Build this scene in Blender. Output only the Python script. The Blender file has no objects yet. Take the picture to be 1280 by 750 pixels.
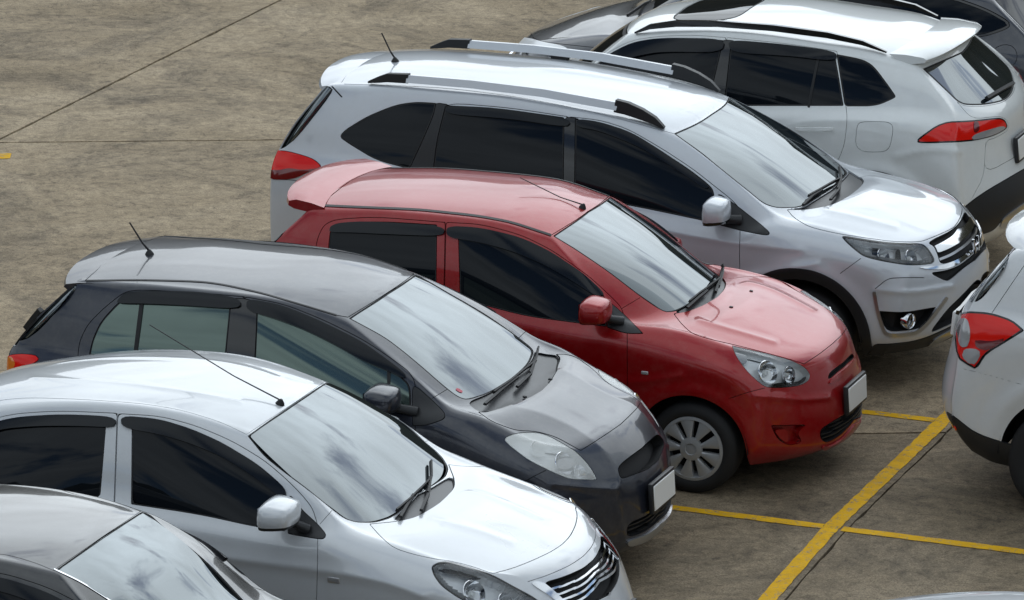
import bpy, bmesh, math, random
import numpy as np
from mathutils import Vector, Matrix
from mathutils.bvhtree import BVHTree

# ---------------------------------------------------------------- camera
SC = bpy.context.scene
COL = SC.collection
FPX = 6200.0
TH, AL = math.radians(16.2), math.radians(21.8)
RIGHT = np.array([math.cos(AL), math.sin(AL), 0.0])
VIEW = np.array([-math.sin(AL) * math.cos(TH), math.cos(AL) * math.cos(TH), -math.sin(TH)])
UP = np.cross(RIGHT, VIEW)
def pix_ray(px, py):
    d = VIEW + RIGHT * (px - 640) / FPX - UP * (py - 375) / FPX
    return d / np.linalg.norm(d)
CAMP = -pix_ray(1040, 660) * 29.4
def ground(px, py, z=0.0):
    d = pix_ray(px, py)
    return CAMP + d * ((z - CAMP[2]) / d[2])
cam = bpy.data.cameras.new('camera')
cam.sensor_width = 36.0
cam.lens = FPX * 36.0 / 1280.0
cam.clip_start, cam.clip_end = 0.5, 3000.0
camo = bpy.data.objects.new('camera', cam)
COL.objects.link(camo)
m = Matrix((RIGHT, UP, -VIEW)).transposed().to_4x4()
m.translation = Vector(CAMP)
camo.matrix_world = m
SC.camera = camo

# ---------------------------------------------------------------- sky, sun, exposure
SUN_EL, SUN_AZ = math.radians(31), math.radians(-8)      # azimuth from +Y towards +X
w = bpy.data.worlds.new('World'); SC.world = w; w.use_nodes = True
nt = w.node_tree; nt.nodes.clear()
def nn(t, **k):
    n = nt.nodes.new(t)
    for a, b in k.items(): setattr(n, a, b)
    return n
out = nn('ShaderNodeOutputWorld'); bg = nn('ShaderNodeBackground')
sky = nn('ShaderNodeTexSky', sky_type='NISHITA', sun_disc=False)
sky.ozone_density = 3.0; sky.dust_density = 0.4; sky.sun_elevation = SUN_EL; sky.sun_rotation = SUN_AZ
tc = nn('ShaderNodeTexCoord'); sep = nn('ShaderNodeSeparateXYZ')
nt.links.new(tc.outputs['Generated'], sep.inputs[0])
def mth(op, a, b=None, clamp=False):
    n = nn('ShaderNodeMath', operation=op, use_clamp=clamp)
    for i, v in enumerate((a, b)):
        if v is None: continue
        if isinstance(v, (int, float)): n.inputs[i].default_value = v
        else: nt.links.new(v, n.inputs[i])
    return n.outputs[0]
zc = mth('MAXIMUM', sep.outputs['Z'], 0.0)
den = mth('ADD', zc, 0.14)
com = nn('ShaderNodeCombineXYZ')
nt.links.new(mth('DIVIDE', sep.outputs['X'], den), com.inputs[0])
nt.links.new(mth('DIVIDE', sep.outputs['Y'], den), com.inputs[1])
noi = nn('ShaderNodeTexNoise'); noi.inputs['Scale'].default_value = 1.7
noi.inputs['Detail'].default_value = 7; noi.inputs['Roughness'].default_value = 0.55
noi.inputs['Distortion'].default_value = 0.4
nt.links.new(com.outputs[0], noi.inputs['Vector'])
mask = nn('ShaderNodeMapRange', interpolation_type='SMOOTHSTEP')
mask.inputs['From Min'].default_value = 0.38; mask.inputs['From Max'].default_value = 0.47
nt.links.new(noi.outputs['Fac'], mask.inputs['Value'])
noi2 = nn('ShaderNodeTexNoise'); noi2.inputs['Scale'].default_value = 0.9
noi2.inputs['Detail'].default_value = 9; noi2.inputs['Roughness'].default_value = .62; noi2.inputs['Distortion'].default_value = .6
nt.links.new(com.outputs[0], noi2.inputs['Vector'])
shade = nn('ShaderNodeMapRange')
shade.inputs['From Min'].default_value = 0.3; shade.inputs['From Max'].default_value = 0.7
shade.inputs['To Min'].default_value = 0.55; shade.inputs['To Max'].default_value = 1.38
nt.links.new(noi2.outputs['Fac'], shade.inputs['Value'])
sdir = (math.sin(SUN_AZ) * math.cos(SUN_EL), math.cos(SUN_AZ) * math.cos(SUN_EL), math.sin(SUN_EL))
dt = nn('ShaderNodeVectorMath', operation='DOT_PRODUCT'); dt.inputs[1].default_value = sdir
nrm = nn('ShaderNodeVectorMath', operation='NORMALIZE'); nt.links.new(tc.outputs['Generated'], nrm.inputs[0])
nt.links.new(nrm.outputs[0], dt.inputs[0])
cosg = mth('MAXIMUM', dt.outputs['Value'], 0.0)
lobe = mth('ADD', mth('MULTIPLY', mth('POWER', cosg, 3.0), 4.8), mth('MULTIPLY', mth('POWER', cosg, 11.0), 9.0))
glow = mth('MULTIPLY', mth('ADD', lobe, 8.2), shade.outputs[0])     # veiled sun: clouds brighten towards it
cl = nn('ShaderNodeVectorMath', operation='SCALE')
cl.inputs[0].default_value = (0.83, 0.925, 1.0)
nt.links.new(glow, cl.inputs['Scale'])
mix = nn('ShaderNodeMix', data_type='RGBA')
nt.links.new(mask.outputs[0], mix.inputs['Factor'])
nt.links.new(sky.outputs[0], mix.inputs['A']); nt.links.new(cl.outputs[0], mix.inputs['B'])
nt.links.new(mix.outputs['Result'], bg.inputs['Color'])
bg.inputs['Strength'].default_value = 0.11
nt.links.new(bg.outputs[0], out.inputs[0])
sl = bpy.data.lights.new('sun', 'SUN'); sl.energy = 0.5; sl.angle = math.radians(70); sl.color = (1, 0.98, 0.95)
so = bpy.data.objects.new('sun', sl); COL.objects.link(so)
sd = Vector((math.sin(SUN_AZ) * math.cos(SUN_EL), math.cos(SUN_AZ) * math.cos(SUN_EL), math.sin(SUN_EL)))
so.rotation_euler = sd.to_track_quat('Z', 'Y').to_euler(); so.location = (0, 0, 30)
SC.view_settings.view_transform = 'Standard'; SC.view_settings.look = 'None'
SC.view_settings.exposure = -0.10; SC.view_settings.gamma = 1.0

# ---------------------------------------------------------------- materials
MATS = {}
def mat(name, col, rough=0.5, metal=0.0, coat=0.0, ior=1.5, spec=0.5, noise=0.0, nscale=8.0, tint=None, bump=0.0, bscale=60.0,
        trans=0.0, coat_rough=0.03, emit=0.0):
    if name in MATS: return MATS[name]
    mt = bpy.data.materials.new(name); mt.use_nodes = True
    t = mt.node_tree; b = t.nodes['Principled BSDF']
    b.inputs['Base Color'].default_value = (*col, 1)
    b.inputs['Roughness'].default_value = rough; b.inputs['Metallic'].default_value = metal
    b.inputs['Coat Weight'].default_value = coat; b.inputs['Coat Roughness'].default_value = coat_rough; b.inputs['Coat IOR'].default_value = 1.55
    b.inputs['IOR'].default_value = ior; b.inputs['Specular IOR Level'].default_value = spec
    if tint: b.inputs['Specular Tint'].default_value = (*tint, 1)
    if trans: b.inputs['Transmission Weight'].default_value = trans
    if noise or bump:
        co = t.nodes.new('ShaderNodeTexCoord')
        nz = t.nodes.new('ShaderNodeTexNoise'); nz.inputs['Scale'].default_value = nscale; nz.inputs['Detail'].default_value = 6
        t.links.new(co.outputs['Object'], nz.inputs['Vector'])
        if noise:
            mr = t.nodes.new('ShaderNodeMapRange')
            mr.inputs['To Min'].default_value = max(rough - noise, 0.0); mr.inputs['To Max'].default_value = rough + noise
            mr.inputs['From Min'].default_value = .3; mr.inputs['From Max'].default_value = .7
            t.links.new(nz.outputs['Fac'], mr.inputs['Value']); t.links.new(mr.outputs[0], b.inputs['Roughness'])
            if coat:        # thin dust film on the lacquer
                dn = t.nodes.new('ShaderNodeTexNoise'); dn.inputs['Scale'].default_value = 14; dn.inputs['Detail'].default_value = 10; dn.inputs['Roughness'].default_value = .75
                t.links.new(co.outputs['Object'], dn.inputs['Vector'])
                m2 = t.nodes.new('ShaderNodeMapRange'); m2.inputs['From Min'].default_value = .35; m2.inputs['From Max'].default_value = .7
                m2.inputs['To Min'].default_value = .015; m2.inputs['To Max'].default_value = .09
                t.links.new(dn.outputs['Fac'], m2.inputs['Value']); t.links.new(m2.outputs[0], b.inputs['Coat Roughness'])
                m3 = t.nodes.new('ShaderNodeMapRange'); m3.inputs['From Min'].default_value = .45; m3.inputs['From Max'].default_value = .8
                m3.inputs['To Min'].default_value = 0; m3.inputs['To Max'].default_value = .10
                t.links.new(dn.outputs['Fac'], m3.inputs['Value'])
                mc = t.nodes.new('ShaderNodeMix'); mc.data_type = 'RGBA'; pass
                for k_ in mc.inputs:
                    if k_.type == 'RGBA': k_.default_value = (*col, 1) if k_.name == 'A' else (.36, .32, .26, 1)
                t.links.new(m3.outputs[0], mc.inputs['Factor']); t.links.new([o_ for o_ in mc.outputs if o_.type == 'RGBA'][0], b.inputs['Base Color'])
        if bump:
            n2 = t.nodes.new('ShaderNodeTexNoise'); n2.inputs['Scale'].default_value = bscale; n2.inputs['Detail'].default_value = 4
            t.links.new(co.outputs['Object'], n2.inputs['Vector'])
            bp = t.nodes.new('ShaderNodeBump'); bp.inputs['Strength'].default_value = bump; bp.inputs['Distance'].default_value = 0.004
            t.links.new(n2.outputs['Fac'], bp.inputs['Height']); t.links.new(bp.outputs[0], b.inputs['Normal'])
    MATS[name] = mt
    return mt
def lens_mat(name, col, refl_ior=1.5, alpha=0.85):
    """clear cover glass: mostly lets light straight through, mirror-like by fresnel"""
    if name in MATS: return MATS[name]
    mt = bpy.data.materials.new(name); mt.use_nodes = True; t = mt.node_tree; t.nodes.clear()
    o = t.nodes.new('ShaderNodeOutputMaterial'); mx = t.nodes.new('ShaderNodeMixShader')
    tr = t.nodes.new('ShaderNodeBsdfTransparent'); gl = t.nodes.new('ShaderNodeBsdfGlossy'); fr = t.nodes.new('ShaderNodeFresnel')
    tr.inputs[0].default_value = (*col, 1); gl.inputs['Roughness'].default_value = 0.03; fr.inputs[0].default_value = refl_ior
    t.links.new(fr.outputs[0], mx.inputs[0]); t.links.new(tr.outputs[0], mx.inputs[1]); t.links.new(gl.outputs[0], mx.inputs[2])
    t.links.new(mx.outputs[0], o.inputs[0]); MATS[name] = mt
    return mt
mat('paint_white', (.72, .735, .745), .32, 0.0, 1.0, noise=.03, nscale=1.5)
mat('paint_white2', (.82, .84, .83), .32, 0.0, 1.0, noise=.03, nscale=1.5)
mat('paint_pearl', (.67, .69, .71), .30, 0.1, 1.0, noise=.03, nscale=1.5)
mat('paint_silver', (.58, .61, .65), .32, 0.12, 1.0, noise=.03, nscale=1.5)
mat('paint_red', (.34, .001, .003), .34, 0.3, 0.62, ior=1.5, noise=.03, nscale=1.5)
mat('paint_grey', (.016, .020, .033), .32, 0.25, 0.72, noise=.03, nscale=1.5)
mat('paint_black', (.010, .011, .014), .25, 0.0, 1.0, noise=.03, nscale=1.5)
mat('paint_slate', (.016, .020, .032), .32, 0.2, 1.0, noise=.03, nscale=1.5)
mat('black_gap', (.004, .004, .005), .7)
mat('rubber', (.010, .010, .011), .55, bump=.1)
mat('tyre', (.012, .012, .013), .75, bump=.25, bscale=90)
mat('plastic', (.018, .019, .021), .45, bump=.12, bscale=300)
mat('cowl', (.035, .037, .040), .32, bump=.05, bscale=200)
mat('plastic_gloss', (.008, .008, .009), .12, coat=.5)
mat('visor', (.006, .008, .011), .12, ior=1.4)
mat('glass_dark', (.005, .007, .010), .02, ior=1.33, spec=.5)
mat('glass_wind', (.012, .018, .021), .02, ior=2.7, spec=.5, tint=(.90, .97, 1.0))
mat('glass_green', (.035, .050, .044), .03, ior=2.3, spec=.5, tint=(.75, .95, .85))
mat('chrome', (.80, .81, .83), .08, 1.0)
mat('satin', (.50, .51, .53), .28, .9)
mat('alloy', (.40, .41, .42), .38, .35, noise=.03, nscale=1.5)
mat('lamp_silver', (.90, .91, .92), .28, .2)
mat('lamp_white', (.90, .91, .90), .3)
mat('lamp_red', (.80, .010, .004), .15, coat=.25, ior=1.4)
mat('lamp_dark', (.16, .003, .004), .12, coat=1.0)
mat('lamp_amber', (.75, .20, .02), .15, coat=1.0)
mat('lamp_clear', (.45, .45, .46), .12, .3, coat=1.0)
mat('plate_white', (.82, .82, .80), .4)
mat('sticker_red', (.65, .12, .16), .5)
mat('sticker_green', (.03, .35, .13), .5)
lens_mat('lens', (.96, .97, .97)); mm = mat('lens_milky', (.90, .91, .88), .16, coat=1.0); mm.node_tree.nodes['Principled BSDF'].inputs['Alpha'].default_value = .42

# ---------------------------------------------------------------- mesh helpers
def prop(o, label=None, cat=None, group=None, kind=None):
    for k, v in (('label', label), ('category', cat), ('group', group), ('kind', kind)):
        if v: o[k] = v
    return o
def link(name, me, mt, parent=None):
    if mt: me.materials.append(MATS[mt] if isinstance(mt, str) else mt)
    o = bpy.data.objects.new(name, me); COL.objects.link(o)
    if parent: o.parent = parent
    return o
def mesh_np(name, V, F, N=None):
    me = bpy.data.meshes.new(name)
    V = np.ascontiguousarray(V, np.float32); F = np.ascontiguousarray(F, np.int32)
    me.vertices.add(len(V)); me.vertices.foreach_set('co', V.ravel())
    k = F.shape[1]
    me.loops.add(F.size); me.loops.foreach_set('vertex_index', F.ravel())
    me.polygons.add(len(F)); me.polygons.foreach_set('loop_start', np.arange(0, F.size, k, dtype=np.int32))
    me.polygons.foreach_set('use_smooth', np.ones(len(F), bool))
    me.update(calc_edges=True); me.validate()
    if N is not None and len(me.vertices) == len(N):
        N = N / np.maximum(np.linalg.norm(N, axis=1, keepdims=True), 1e-9)
        me.normals_split_custom_set_from_vertices(N.astype(float).tolist())
    return me
def mesh_py(name, verts, faces, smooth=None):
    me = bpy.data.meshes.new(name); me.from_pydata([tuple(v) for v in verts], [], [tuple(f) for f in faces]); me.update()
    if smooth is not None:
        me.polygons.foreach_set('use_smooth', np.ones(len(me.polygons), bool))
        if smooth < 3.1: me.set_sharp_from_angle(angle=smooth)
    return me
def bm_mesh(name, bm, smooth=.7):
    bmesh.ops.recalc_face_normals(bm, faces=bm.faces[:])
    me = bpy.data.meshes.new(name); bm.to_mesh(me); bm.free()
    me.polygons.foreach_set('use_smooth', np.ones(len(me.polygons), bool)); me.set_sharp_from_angle(angle=smooth)
    return me
def tube(pts, rad, seg=8, caps=True):
    """swept tube; rad scalar or list; returns verts, faces"""
    P = [Vector(p) for p in pts]; R = rad if hasattr(rad, '__len__') else [rad] * len(P)
    V, Fc = [], []
    for i, p in enumerate(P):
        d = (P[min(i + 1, len(P) - 1)] - P[max(i - 1, 0)]).normalized()
        a = d.cross(Vector((0, 0, 1)) if abs(d.z) < .9 else Vector((1, 0, 0))).normalized(); b = d.cross(a)
        for k in range(seg):
            t = 2 * math.pi * k / seg
            V.append(p + (a * math.cos(t) + b * math.sin(t)) * R[i])
    for i in range(len(P) - 1):
        for k in range(seg):
            k2 = (k + 1) % seg
            Fc.append((i * seg + k, i * seg + k2, (i + 1) * seg + k2, (i + 1) * seg + k))
    if caps:
        Fc.append(tuple(range(seg))[::-1]); Fc.append(tuple((len(P) - 1) * seg + k for k in range(seg)))
    return V, Fc
def ribbon(pts, ws, hs, up=None, top=.38):
    """rectangular bar along pts, width ws (sideways) and height hs; up per point"""
    P = [Vector(p) for p in pts]; V, Fc = [], []
    for i, p in enumerate(P):
        d = (P[min(i + 1, len(P) - 1)] - P[max(i - 1, 0)]).normalized()
        u = Vector(up[i] if isinstance(up, list) else (up or (0, 0, 1)))
        s = d.cross(u).normalized(); u = s.cross(d).normalized()
        wd = ws[i] if hasattr(ws, '__len__') else ws; h = hs[i] if hasattr(hs, '__len__') else hs
        for a, b in ((-.5, 0), (.5, 0), (top, 1), (-top, 1)): V.append(p + s * wd * a + u * h * b)
    for i in range(len(P) - 1):
        for k in range(4):
            k2 = (k + 1) % 4; Fc.append((i * 4 + k, i * 4 + k2, i * 4 + 4 + k2, i * 4 + 4 + k))
    n = (len(P) - 1) * 4
    Fc += [(3, 2, 1, 0), (n, n + 1, n + 2, n + 3)]
    return V, Fc
def merge(*vf):
    V, Fc = [], []
    for v, f in vf:
        o = len(V); V += list(v); Fc += [tuple(i + o for i in q) for q in f]
    return V, Fc
def lathe(prof, seg=48):
    """profile of (radius, axial) revolved about the Y axis, closed loop not required"""
    V, Fc = [], []
    for r, a in prof:
        for k in range(seg):
            t = 2 * math.pi * k / seg; V.append((r * math.cos(t), a, r * math.sin(t)))
    for i in range(len(prof) - 1):
        for k in range(seg):
            k2 = (k + 1) % seg; Fc.append((i * seg + k, i * seg + k2, (i + 1) * seg + k2, (i + 1) * seg + k))
    return V, Fc

# ---------------------------------------------------------------- surface cutting
class Surf:
    def __init__(s, V, N, F): s.V, s.N, s.F = V, N, F
    def copy(s): return Surf(s.V.copy(), s.N.copy(), s.F.copy())
    def compact(s):
        u, inv = np.unique(s.F.ravel(), return_inverse=True)
        return Surf(s.V[u], s.N[u], inv.reshape(-1, 3)) if len(u) else Surf(np.zeros((0, 3)), np.zeros((0, 3)), np.zeros((0, 3), int))
def clip(s, d):
    """keep the part of the surface where the vertex field d >= 0"""
    if not len(s.F): return s
    d = np.where(np.abs(d) < 1e-7, 1e-7, d)
    pos = d[s.F] > 0; cnt = pos.sum(1)
    keep = s.F[cnt == 3]; outF = [keep]; V, N = s.V, s.N
    mx = s.F[(cnt == 1) | (cnt == 2)]
    if len(mx):
        pm = d[mx] > 0; c = pm.sum(1)
        odd = np.where(c == 1, pm.argmax(1), (~pm).argmax(1))
        ar = np.arange(len(mx))
        a = mx[ar, odd]; b = mx[ar, (odd + 1) % 3]; e = mx[ar, (odd + 2) % 3]
        ed = np.concatenate([np.stack([a, b], 1), np.stack([a, e], 1)]); es = np.sort(ed, 1)
        key = es[:, 0].astype(np.int64) * (len(V) + 1) + es[:, 1]
        u, fi, inv = np.unique(key, return_index=True, return_inverse=True)
        p, q = es[fi, 0], es[fi, 1]
        t = (d[p] / (d[p] - d[q]))[:, None]
        base = len(V)
        V = np.concatenate([V, V[p] * (1 - t) + V[q] * t]); N = np.concatenate([N, N[p] * (1 - t) + N[q] * t])
        ab, ae = base + inv[:len(mx)], base + inv[len(mx):]
        one = c == 1
        outF.append(np.stack([a, ab, ae], 1)[one])
        two = ~one
        outF.append(np.stack([ab, b, e], 1)[two]); outF.append(np.stack([ab, e, ae], 1)[two])
    return Surf(V, N, np.concatenate(outF)).compact()
def seg_dist(P, A, B):
    d = B - A; L = max(d @ d, 1e-12)
    t = np.clip(((P - A) @ d) / L, 0, 1)
    q = P - (A + t[:, None] * d)
    return np.einsum('ij,ij->i', q, q)
def sdf(P, poly, closed=True):
    """signed distance (negative inside) to a polygon, or distance to a polyline"""
    poly = np.asarray(poly, float); n = len(poly)
    best = np.full(len(P), 1e18); ins = np.zeros(len(P), bool)
    for i in range(n if closed else n - 1):
        A, B = poly[i], poly[(i + 1) % n]
        best = np.minimum(best, seg_dist(P, A, B))
        if closed and A[1] != B[1]:
            cr = ((A[1] > P[:, 1]) != (B[1] > P[:, 1]))
            xx = A[0] + (P[:, 1] - A[1]) / (B[1] - A[1]) * (B[0] - A[0])
            ins ^= cr & (P[:, 0] < xx)
    best = np.sqrt(best)
    return np.where(ins, -best, best) if closed else best
def chaikin(poly, closed=True, it=2):
    p = [np.array(q, float) for q in poly]
    for _ in range(it):
        o = []
        n = len(p)
        if not closed: o.append(p[0])
        for i in range(n if closed else n - 1):
            a, b = p[i], p[(i + 1) % n]
            if np.allclose(a, b): o.append(a); o.append(b); continue
            o.append(a * .8 + b * .2); o.append(a * .2 + b * .8)
        if not closed: o.append(p[-1])
        p = o
    return np.array(p)
# ---------------------------------------------------------------- car body surface
KF = [0, .4, .74, .92, 1.0]                 # fractions of the half width used across hood, roof and fascias
def lerp(a, b, t): return a + (b - a) * t
def tabv(tab, x, col=1):
    t = np.array(tab, float); t = t[t[:, 0].argsort()]
    return float(np.interp(x, t[:, 0], t[:, col]))
def smooth_normals(V, F):
    n = np.zeros_like(V)
    fn = np.cross(V[F[:, 1]] - V[F[:, 0]], V[F[:, 2]] - V[F[:, 0]])
    for k in range(3): np.add.at(n, F[:, k], fn)
    return n / np.maximum(np.linalg.norm(n, axis=1, keepdims=True), 1e-12)
def cage(sp):
    xs, c, t = sp['xs'], sp['c'], sp.get('t', 0)
    n = len(xs) - 1; W = sp['W']; z0 = sp.get('z0', .2)
    pts, quads = [], []; crease = {}
    ids = {}
    def vid(key, p):
        if key not in ids: ids[key] = len(pts); pts.append(np.array(p, float))
        return ids[key]
    dy = sp.get('dy', [.11, .035, .012, 0, .012])
    S = {}
    for i, x in enumerate(xs):
        bz = tabv(sp['belt'], x); by = tabv(sp['belt'], x, 2); dW = tabv(sp['plan'], x)
        zz = [z0, z0 + .1, .30 + (bz - .3) * .28, .30 + (bz - .3) * .62, bz - sp.get('sh', .09), bz]
        yy = [W - dy[r] - dW for r in range(5)] + [by]
        for r in range(6):
            X, Y, Z = x, yy[r], zz[r]
            if i == n: X, Y, Z = sp['front'][r][2:5]
            if i == 0: X, Y, Z = sp['rear'][r][2:5]
            S[r, i] = np.array((X, -Y, Z))
    # blend stations next to the corners so the row heights run smoothly into the fascia
    G = {}
    def key(kind, *a): return (kind,) + a
    P = {}
    for (r, i), p in S.items(): P['S', r, i] = p
    for end, i0, nm in (('front', n, 'F'), ('rear', 0, 'B')):
        for r in range(6):
            xc, zc, xk, yk, zk = sp[end][r]
            ex = sp.get('fexp', 2.4)
            for k, f in enumerate(KF[:-1]):
                P[nm, r, k] = np.array((xc + (xk - xc) * f ** ex, -yk * f, zc + (zk - zc) * f ** 2))
    # hood
    cz = sp['hoodc']
    for i in range(c, n):
        e = P['S', 5, i]; u = (i - c) / (n - c)
        xcen = lerp(sp['cowlx'], sp['front'][5][0], (e[0] - xs[c]) / (S[5, n][0] - xs[c]))
        for k, f in enumerate(KF[:-1]):
            x = e[0] + (xcen - e[0]) * (1 - f ** 2.2)
            zc = tabv(cz, xcen)
            P['H', i, k] = np.array((x, e[1] * f, e[2] + (zc - e[2]) * (1 - f ** 2.4)))
    # greenhouse
    rf, rr = sp['roof'][-1], sp['roof'][0]
    H = sp.get('gh', [0, .42, .86, 1.0]); YB = sp.get('gy', [0, .30, .74, 1.0])
    for i in range(t, c + 1):
        b = P['S', 5, i]; u = (xs[i] - xs[t]) / (xs[c] - xs[t])
        us = sp.get('us')
        if us: u = us[i - t]
        xt = lerp(rr[0], rf[0], u); yt = tabv(sp['roof'], xt, 1); zt = tabv(sp['roof'], xt, 2)
        for q in range(1, 4):
            hx = H[q]; ab = sp.get('abow', .03) * math.sin(math.pi * hx) * (u ** 6) + sp.get('rbow', .03) * math.sin(math.pi * hx) * -((1 - u) ** 6)
            P['G', 5 + q, i] = np.array((lerp(b[0], xt, hx) + ab, lerp(b[1], -yt, YB[q]), lerp(b[2], zt, hx)))
    wc = (sp['cowlx'], tabv(cz, sp['cowlx'])); wt = sp['wstop']
    for q in range(1, 4):
        e = P['G', 5 + q, c]; h = H[q]
        x0, z0_ = lerp(wc[0], wt[0], h), lerp(wc[1], wt[1], h) + sp.get('wbow', .03) * math.sin(math.pi * h)
        for k, f in enumerate(KF[:-1]):
            P['W', 5 + q, k] = np.array((e[0] + (x0 - e[0]) * (1 - f ** 2.2), e[1] * f, e[2] + (z0_ - e[2]) * (1 - f ** 2.4)))
    for i in range(t + 1, c):
        e = P['G', 8, i]; u = (e[0] - rr[0]) / (rf[0] - rr[0])
        cr = sp['crown'](u) if callable(sp['crown']) else sp['crown']
        bow = lerp(sp['rtop'][0] - rr[0], wt[0] - rf[0], u)
        for k, f in enumerate(KF[:-1]):
            P['R', i, k] = np.array((e[0] + bow * (1 - f ** 2.2), e[1] * f, e[2] + cr * (1 - f ** 2.4)))
    rt = sp['rtop']
    rb = sp['rear'][5] if t == 0 else None
    if t > 0:       # boot deck
        dk = sp['deckc']
        for i in range(1, t + 1):
            e = P['S', 5, i]
            for k, f in enumerate(KF[:-1]):
                xcen = lerp(sp['rear'][5][0], sp['rgx'], (e[0] - S[5, 0][0]) / (xs[t] - S[5, 0][0]))
                P['T', i, k] = np.array((e[0] + (xcen - e[0]) * (1 - f ** 2.2), e[1] * f, e[2] + (tabv(dk, xcen) - e[2]) * (1 - f ** 2.4)))
    for q in range(1, 4):
        e = P['G', 5 + q, t]; h = H[q]
        base = P['B', 5, 0] if t == 0 else P['T', t, 0]
        x0, z0_ = lerp(base[0], rt[0], h), lerp(base[2], rt[1], h)
        for k, f in enumerate(KF[:-1]):
            P['Q', 5 + q, k] = np.array((e[0] + (x0 - e[0]) * (1 - f ** 2.2), e[1] * f, e[2] + (z0_ - e[2]) * (1 - f ** 2.4)))
    def canon(k):
        a = k[0]
        if a == 'F' and k[2] == 4: return ('S', k[1], n)
        if a == 'B' and k[2] == 4: return ('S', k[1], 0)
        if a == 'H':
            if k[1] == n: return canon(('F', 5, k[2]))
            if k[2] == 4: return ('S', 5, k[1])
        if a == 'T':
            if k[1] == 0: return canon(('B', 5, k[2]))
            if k[2] == 4: return ('S', 5, k[1])
        if a == 'G' and k[1] == 5: return ('S', 5, k[2])
        if a == 'W':
            if k[1] == 5: return canon(('H', c, k[2]))
            if k[2] == 4: return ('G', k[1], c)
        if a == 'Q':
            if k[1] == 5: return canon(('B', 5, k[2]) if t == 0 else ('T', t, k[2]))
            if k[2] == 4: return ('G', k[1], t)
        if a == 'R':
            if k[2] == 4: return ('G', 8, k[1])
            if k[1] == c: return canon(('W', 8, k[2]))
            if k[1] == t: return canon(('Q', 8, k[2]))
        return k
    grids = [('S', range(6), range(n + 1)), ('F', range(6), range(5)), ('B', range(6), range(5)), ('H', range(c, n + 1), range(5)),
             ('G', range(5, 9), range(t, c + 1)), ('W', range(5, 9), range(5)), ('Q', range(5, 9), range(5)), ('R', range(t, c + 1), range(5))]
    if t > 0: grids.append(('T', range(0, t + 1), range(5)))
    flip = {'S': 0, 'F': 1, 'B': 0, 'H': 0, 'G': 0, 'W': 1, 'Q': 0, 'R': 0, 'T': 0}
    for side in (0, 1):
        def gv(k):
            k = canon(k); p = P[k]
            mid = abs(p[1]) < 1e-9
            return vid((k, 0 if mid else side), p * (1, -1, 1) if side else p)
        for a, A, B in grids:
            A, B = list(A), list(B)
            for i in range(len(A) - 1):
                for j in range(len(B) - 1):
                    q = [gv((a, A[i], B[j])), gv((a, A[i], B[j + 1])), gv((a, A[i + 1], B[j + 1])), gv((a, A[i + 1], B[j]))]
                    if len(set(q)) < 3: continue
                    if flip[a] ^ side: q = q[::-1]
                    quads.append(q)
    return np.array(pts), quads
def subdiv(V, quads, lev):
    me = bpy.data.meshes.new('tmp'); me.from_pydata(V.tolist(), [], quads); me.update()
    o = bpy.data.objects.new('tmp', me); COL.objects.link(o)
    md = o.modifiers.new('s', 'SUBSURF'); md.levels = lev; md.render_levels = lev; md.quality = 3; md.use_limit_surface = True
    dg = bpy.context.evaluated_depsgraph_get(); dg.update()
    ev = o.evaluated_get(dg); em = ev.to_mesh()
    X = np.empty(len(em.vertices) * 3, np.float32); em.vertices.foreach_get('co', X)
    Q = np.empty(len(em.polygons) * 4, np.int32); em.loops.foreach_get('vertex_index', Q)
    ev.to_mesh_clear(); bpy.data.objects.remove(o); bpy.data.meshes.remove(me)
    return X.reshape(-1, 3).astype(float), Q.reshape(-1, 4)

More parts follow.
